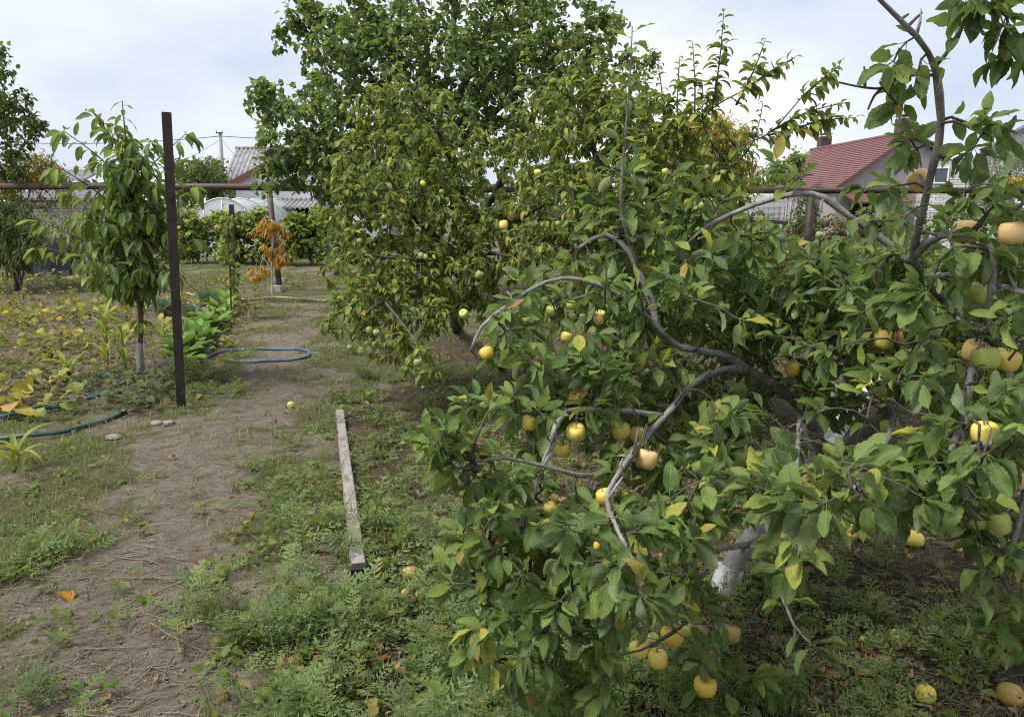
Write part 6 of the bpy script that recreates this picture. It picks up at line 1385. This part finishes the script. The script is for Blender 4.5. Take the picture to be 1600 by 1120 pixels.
# ---------------- grass
gr = MB()
N = 215000
y = 1.8 + 20 * rng.random(N) ** 2.1; x = rng.uniform(-.78, .78, N) * y
px, py, z = proj(np.stack([x, y, 0 * x], -1))
bare_ = m_bare(x, y); lit_ = m_litter(x, y); bed_ = m_bed(x, y)
tuft = vnoise(x, y, .25, 11) * .6 + vnoise(x, y, .09, 12) * .5
keep = (rng.random(N) < (1 - bare_) ** 1.5 * (1 - .80 * lit_) * (1 - .85 * bed_) * np.clip((tuft - .30) * 2.6, 0.06, 1.0))
G_EXTRA = gauss(px, py, [(310, 690, 90, 30, .6), (420, 670, 60, 30, .8), (380, 700, 50, 20, .5), (330, 640, 60, 40, .8), (260, 650, 60, 20, .8), (100, 670, 120, 25, .7), (560, 700, 60, 40, .4), (470, 590, 50, 30, .5)])
keep |= rng.random(N) < G_EXTRA * .55 * (tuft > .60)
x, y, bare_, lit_, tuft = x[keep], y[keep], bare_[keep], lit_[keep], tuft[keep]; n = len(x)
h = rng.uniform(.018, .06, n) * (.6 + .8 * tuft) * np.where(y > 7, 1.3, 1)
a = rng.uniform(0, 6.28, n); lean = rng.uniform(.4, 1.9, n)
w = rng.uniform(.0012, .0026, n) * np.maximum(1, y / 4.0)
b0_ = np.stack([x, y, H(x, y)], -1); sd = np.stack([np.cos(a), np.sin(a), 0 * a], -1); ln = np.stack([-np.sin(a), np.cos(a), 0 * a], -1)
m1 = b0_ + ln * (h * lean * .35)[:, None] + np.array([0, 0, 1.]) * (h * .6)[:, None]; tp = b0_ + ln * (h * lean)[:, None] + np.array([0, 0, 1.]) * (h * np.clip(1.1 - lean * .35, .25, 1))[:, None]
v = np.stack([b0_ - sd * w[:, None], b0_ + sd * w[:, None], m1 + sd * (w * .8)[:, None], m1 - sd * (w * .8)[:, None], tp], 1).reshape(-1, 3); k = np.arange(n)[:, None] * 5
tint = np.where(rng.random(n) < .42, rng.uniform(.66, .999, n), rng.random(n) * .62)
gr.add(v, k + np.array([[0, 1, 2, 3]]), k + np.array([[3, 2, 4]]), np.repeat(tint, 5))
print('grass', n)
tag(gr.build('grass', GRASS), 'short patchy grass, green and straw coloured, beside the path', kind='stuff')

# ---------------- straw, dry stalks and leaf litter
st = MB(); n = 0
for _ in range(12500):
    y_ = 1.75 + 5.0 * rng.random() ** 1.8; x_ = rng.uniform(-.74, .74) * y_
    if rng.random() > .22 + .7 * float(max(m_bare(x_, y_), m_litter(x_, y_))): continue
    L = rng.uniform(.03, .16) * (1.6 if rng.random() < .12 else 1); a_ = rng.uniform(0, 6.28) if rng.random() < .5 else rng.normal(.25, .5); c_, s_ = math.cos(a_), math.sin(a_); w_ = rng.uniform(.0007, .0018)
    p0 = np.array([x_ - c_ * L / 2, y_ - s_ * L / 2, 0]); p2 = np.array([x_ + c_ * L / 2, y_ + s_ * L / 2, 0]); p1 = (p0 + p2) / 2 + np.array([-s_, c_, 0]) * rng.normal(0, .1) * L
    for p in (p0, p1, p2): p[2] = H(p[0], p[1]) + w_ + rng.uniform(.0, .012)
    add_tube(st, [p0, p1, p2], w_, 3, None, False); n += 1
tag(st.build('straw', STEM), 'dry stalks and straw scattered over the soil', kind='stuff')
dl = MB(); fo = Foliage(); M_ = 9000
y_ = 1.8 + 9 * rng.random(M_) ** 1.4; x_ = rng.uniform(-.74, .74, M_) * y_; kp = rng.random(M_) < .03 + .85 * m_litter(x_, y_) * (.4 + .6 * vnoise(x_, y_, .3, 40)); x_, y_ = x_[kp], y_[kp]; n = len(x_)
fo.add(np.stack([x_, y_, H(x_, y_) + rng.uniform(.004, .02, n)], -1), np.stack([rng.normal(size=n), rng.normal(size=n), rng.normal(0, .25, n)], -1), np.array([0, 0, 1.]) + rng.normal(0, .35, (n, 3)), rng.uniform(.03, .065, n))
p_, d_, u_, s_, t_ = fo.arr(); add_leaves(dl, tpls('apple', 5, 4, 3, .55, (-1.2, 2.2), (.2, .9), .1, 0, 0, 61), p_, frames(unit(d_), u_), s_, t_)
tag(dl.build('leaf_litter', DRY_LEAF), 'brown fallen leaves under the fruit trees', kind='stuff')
OR_ME = me_of(tpls('apple', 3, 7, 5, .7, (.3, 1.2), (.2, .6), .08, .15, .05, 71), ORANGE_LEAF, 'fallen_leaf_blade'); BR_ME = me_of(tpls('apple', 3, 7, 5, .7, (.3, 1.2), (.2, .6), .08, .15, .05, 72), DRY_LEAF, 'fallen_leaf_blade')
for px, py, s, mm, lab in ((92, 930, .09, OR_ME, 'orange dead leaf at the left of the path'), (600, 924, .085, BR_ME, 'brown curled leaf right of the dark plank end'), (340, 1085, .07, BR_ME, 'pale brown leaf on bare soil at the bottom'), (650, 1012, .05, OR_ME, 'orange leaf bit in the weeds below the plank'), (800, 800, .05, OR_ME, 'red orange leaf on the soil at the left twig'), (945, 720, .06, OR_ME, 'red leaf on the soil behind the arched branch'), (612, 1040, .05, OR_ME, 'orange leaf bit low in the weeds, right of the path')):
    c = G(px, py) + [0, 0, .02]; o = inst('fallen_leaf', mm[0], None, loc=c); o.rotation_euler = (rng.normal(0, .3), rng.normal(0, .3), rng.uniform(0, 6)); o.scale = (s, s, s); tag(o, lab, 'fallen leaf', 'fallen leaves')
for pts, r, lab in (([(185, 955), (225, 942), (310, 905)], .004, 'long thin stick lying across the path, middle'), ([(60, 1085), (110, 1050), (165, 1010)], .004, 'straight pale stick on the path at the lower left'), ([(130, 1025), (230, 1020), (262, 1013)], .0035, 'thin stick across the path near the bottom'), ([(180, 905), (240, 905), (305, 912)], .004, 'dark stick along the path, above the middle one'), ([(255, 870), (290, 875), (335, 860)], .003, 'thin curved stick by the weeds right of the path'), ([(180, 870), (240, 880), (262, 893)], .003, 'pale thin twig crossing the upper path'), ([(1465, 900), (1490, 940), (1515, 975)], .004, 'long pale stalk leaning in the shade under the tree, left one'), ([(1485, 895), (1510, 925), (1535, 965)], .004, 'long pale stalk leaning in the shade under the tree, right one'), ([(235, 985), (280, 1010), (330, 1030)], .003, 'crooked thin twig on the lower path'), ([(100, 790), (190, 800), (240, 795)], .003, 'thin dry twig at the upper left of the path')):
    p = spline([G(*q) for q in pts], .03); p[:, 2] = H(p[:, 0], p[:, 1]) + r + .006 + rng.normal(0, .002, len(p)); mb = MB(); add_tube(mb, p, np.linspace(r, r * .5, len(p)), 6)
    tag(mb.build('stick', STICK, None, loc=p[0]), lab, 'stick', 'sticks on the ground')

bp_ = MB(); fo = Foliage(); n = 0
for _ in range(4200):
    y_ = rng.uniform(5.9, 17); x_ = rng.uniform(-.74, -.20) * y_
    d_ = float(m_bed(x_, y_)) * (.25 + 1.0 * float(vnoise(x_, y_, .6, 77))) + (.5 if 14.2 < y_ < 17 and x_ < -4 else 0)
    if rng.random() > d_ * .48: continue
    b = np.array([x_, y_, float(H(x_, y_))]); h_ = rng.uniform(.04, .20) * (1.3 if rng.random() < .15 else 1)
    top = b + [rng.normal(0, .05), rng.normal(0, .05), h_]
    add_tube(bp_, [b, (b + top) / 2 + [rng.normal(0, .015), 0, 0], top], [.004, .003, .002], 3, None, False)
    k = int(rng.integers(3, 8)); f = rng.uniform(.1, 1, (k, 1)); a_ = rng.uniform(0, 6.28, k)
    fo.add(b * (1 - f) + top * f, np.stack([np.cos(a_), np.sin(a_), rng.uniform(-.4, .6, k)], -1), np.array([0, 0, 1.]) + rng.normal(0, .5, (k, 3)), rng.uniform(.04, .10, k), np.clip(rng.random() + rng.normal(0, .12, k), 0, .999)); n += 1
BED_LEAF = leaf_mat('bed_plant_leaf', [(0, (0.06, 0.10, 0.025)), (0.22, (0.12, 0.15, 0.035)), (0.4, (0.28, 0.25, 0.06)), (0.6, (0.28, 0.19, 0.08)), (1, (0.18, 0.115, 0.07))], veins=False, spec=.15)
p_, d_, u_, s_, t_ = fo.arr(); add_leaves(bp_, tpls('apple', 5, 3, 3, .6, (.2, 1.6), (.1, .7), .05, 0, 0, 81), p_, frames(unit(d_), u_), s_, t_, 1)
tag(bp_.build('bed_plants', [STICK, BED_LEAF]), 'low withering plants and dry stalks covering the garden bed', kind='stuff')
cl = MB(); OV = np.array([(1, 0, 0), (-1, 0, 0), (0, 1, 0), (0, -1, 0), (0, 0, 1), (0, 0, -.6)], float); OT = np.array([(0, 2, 4), (2, 1, 4), (1, 3, 4), (3, 0, 4), (2, 0, 5), (1, 2, 5), (3, 1, 5), (0, 3, 5)])
for _ in range(16000):
    y_ = 1.75 + 10 * rng.random() ** 1.6; x_ = rng.uniform(-.74, .6) * y_
    if rng.random() > max(float(m_bed(x_, y_)), .45 * float(m_bare(x_, y_))): continue
    r_ = rng.uniform(.003, .011) * (1 + 1.2 * float(m_bed(x_, y_))); v = OV * rng.uniform(.6, 1.2, (6, 1)) * r_; a_ = rng.uniform(0, 6.28); c_, q_ = math.cos(a_), math.sin(a_)
    v = np.stack([v[:, 0] * c_ - v[:, 1] * q_, v[:, 0] * q_ + v[:, 1] * c_, v[:, 2] * .8], -1) + [x_, y_, float(H(x_, y_)) + r_ * .2]
    cl.add(v, None, OT)
tag(cl.build('soil_clods', plain('soil_clod', (.20, .165, .13), .95, .1, var=.35, scale=5)), 'small clods and crumbs of dry soil', kind='stuff')
0 and print('TRIS', sum(len(o.data.loops) - 2 * len(o.data.polygons) for o in bpy.data.objects if o.type == 'MESH' and o.data.users == 1))
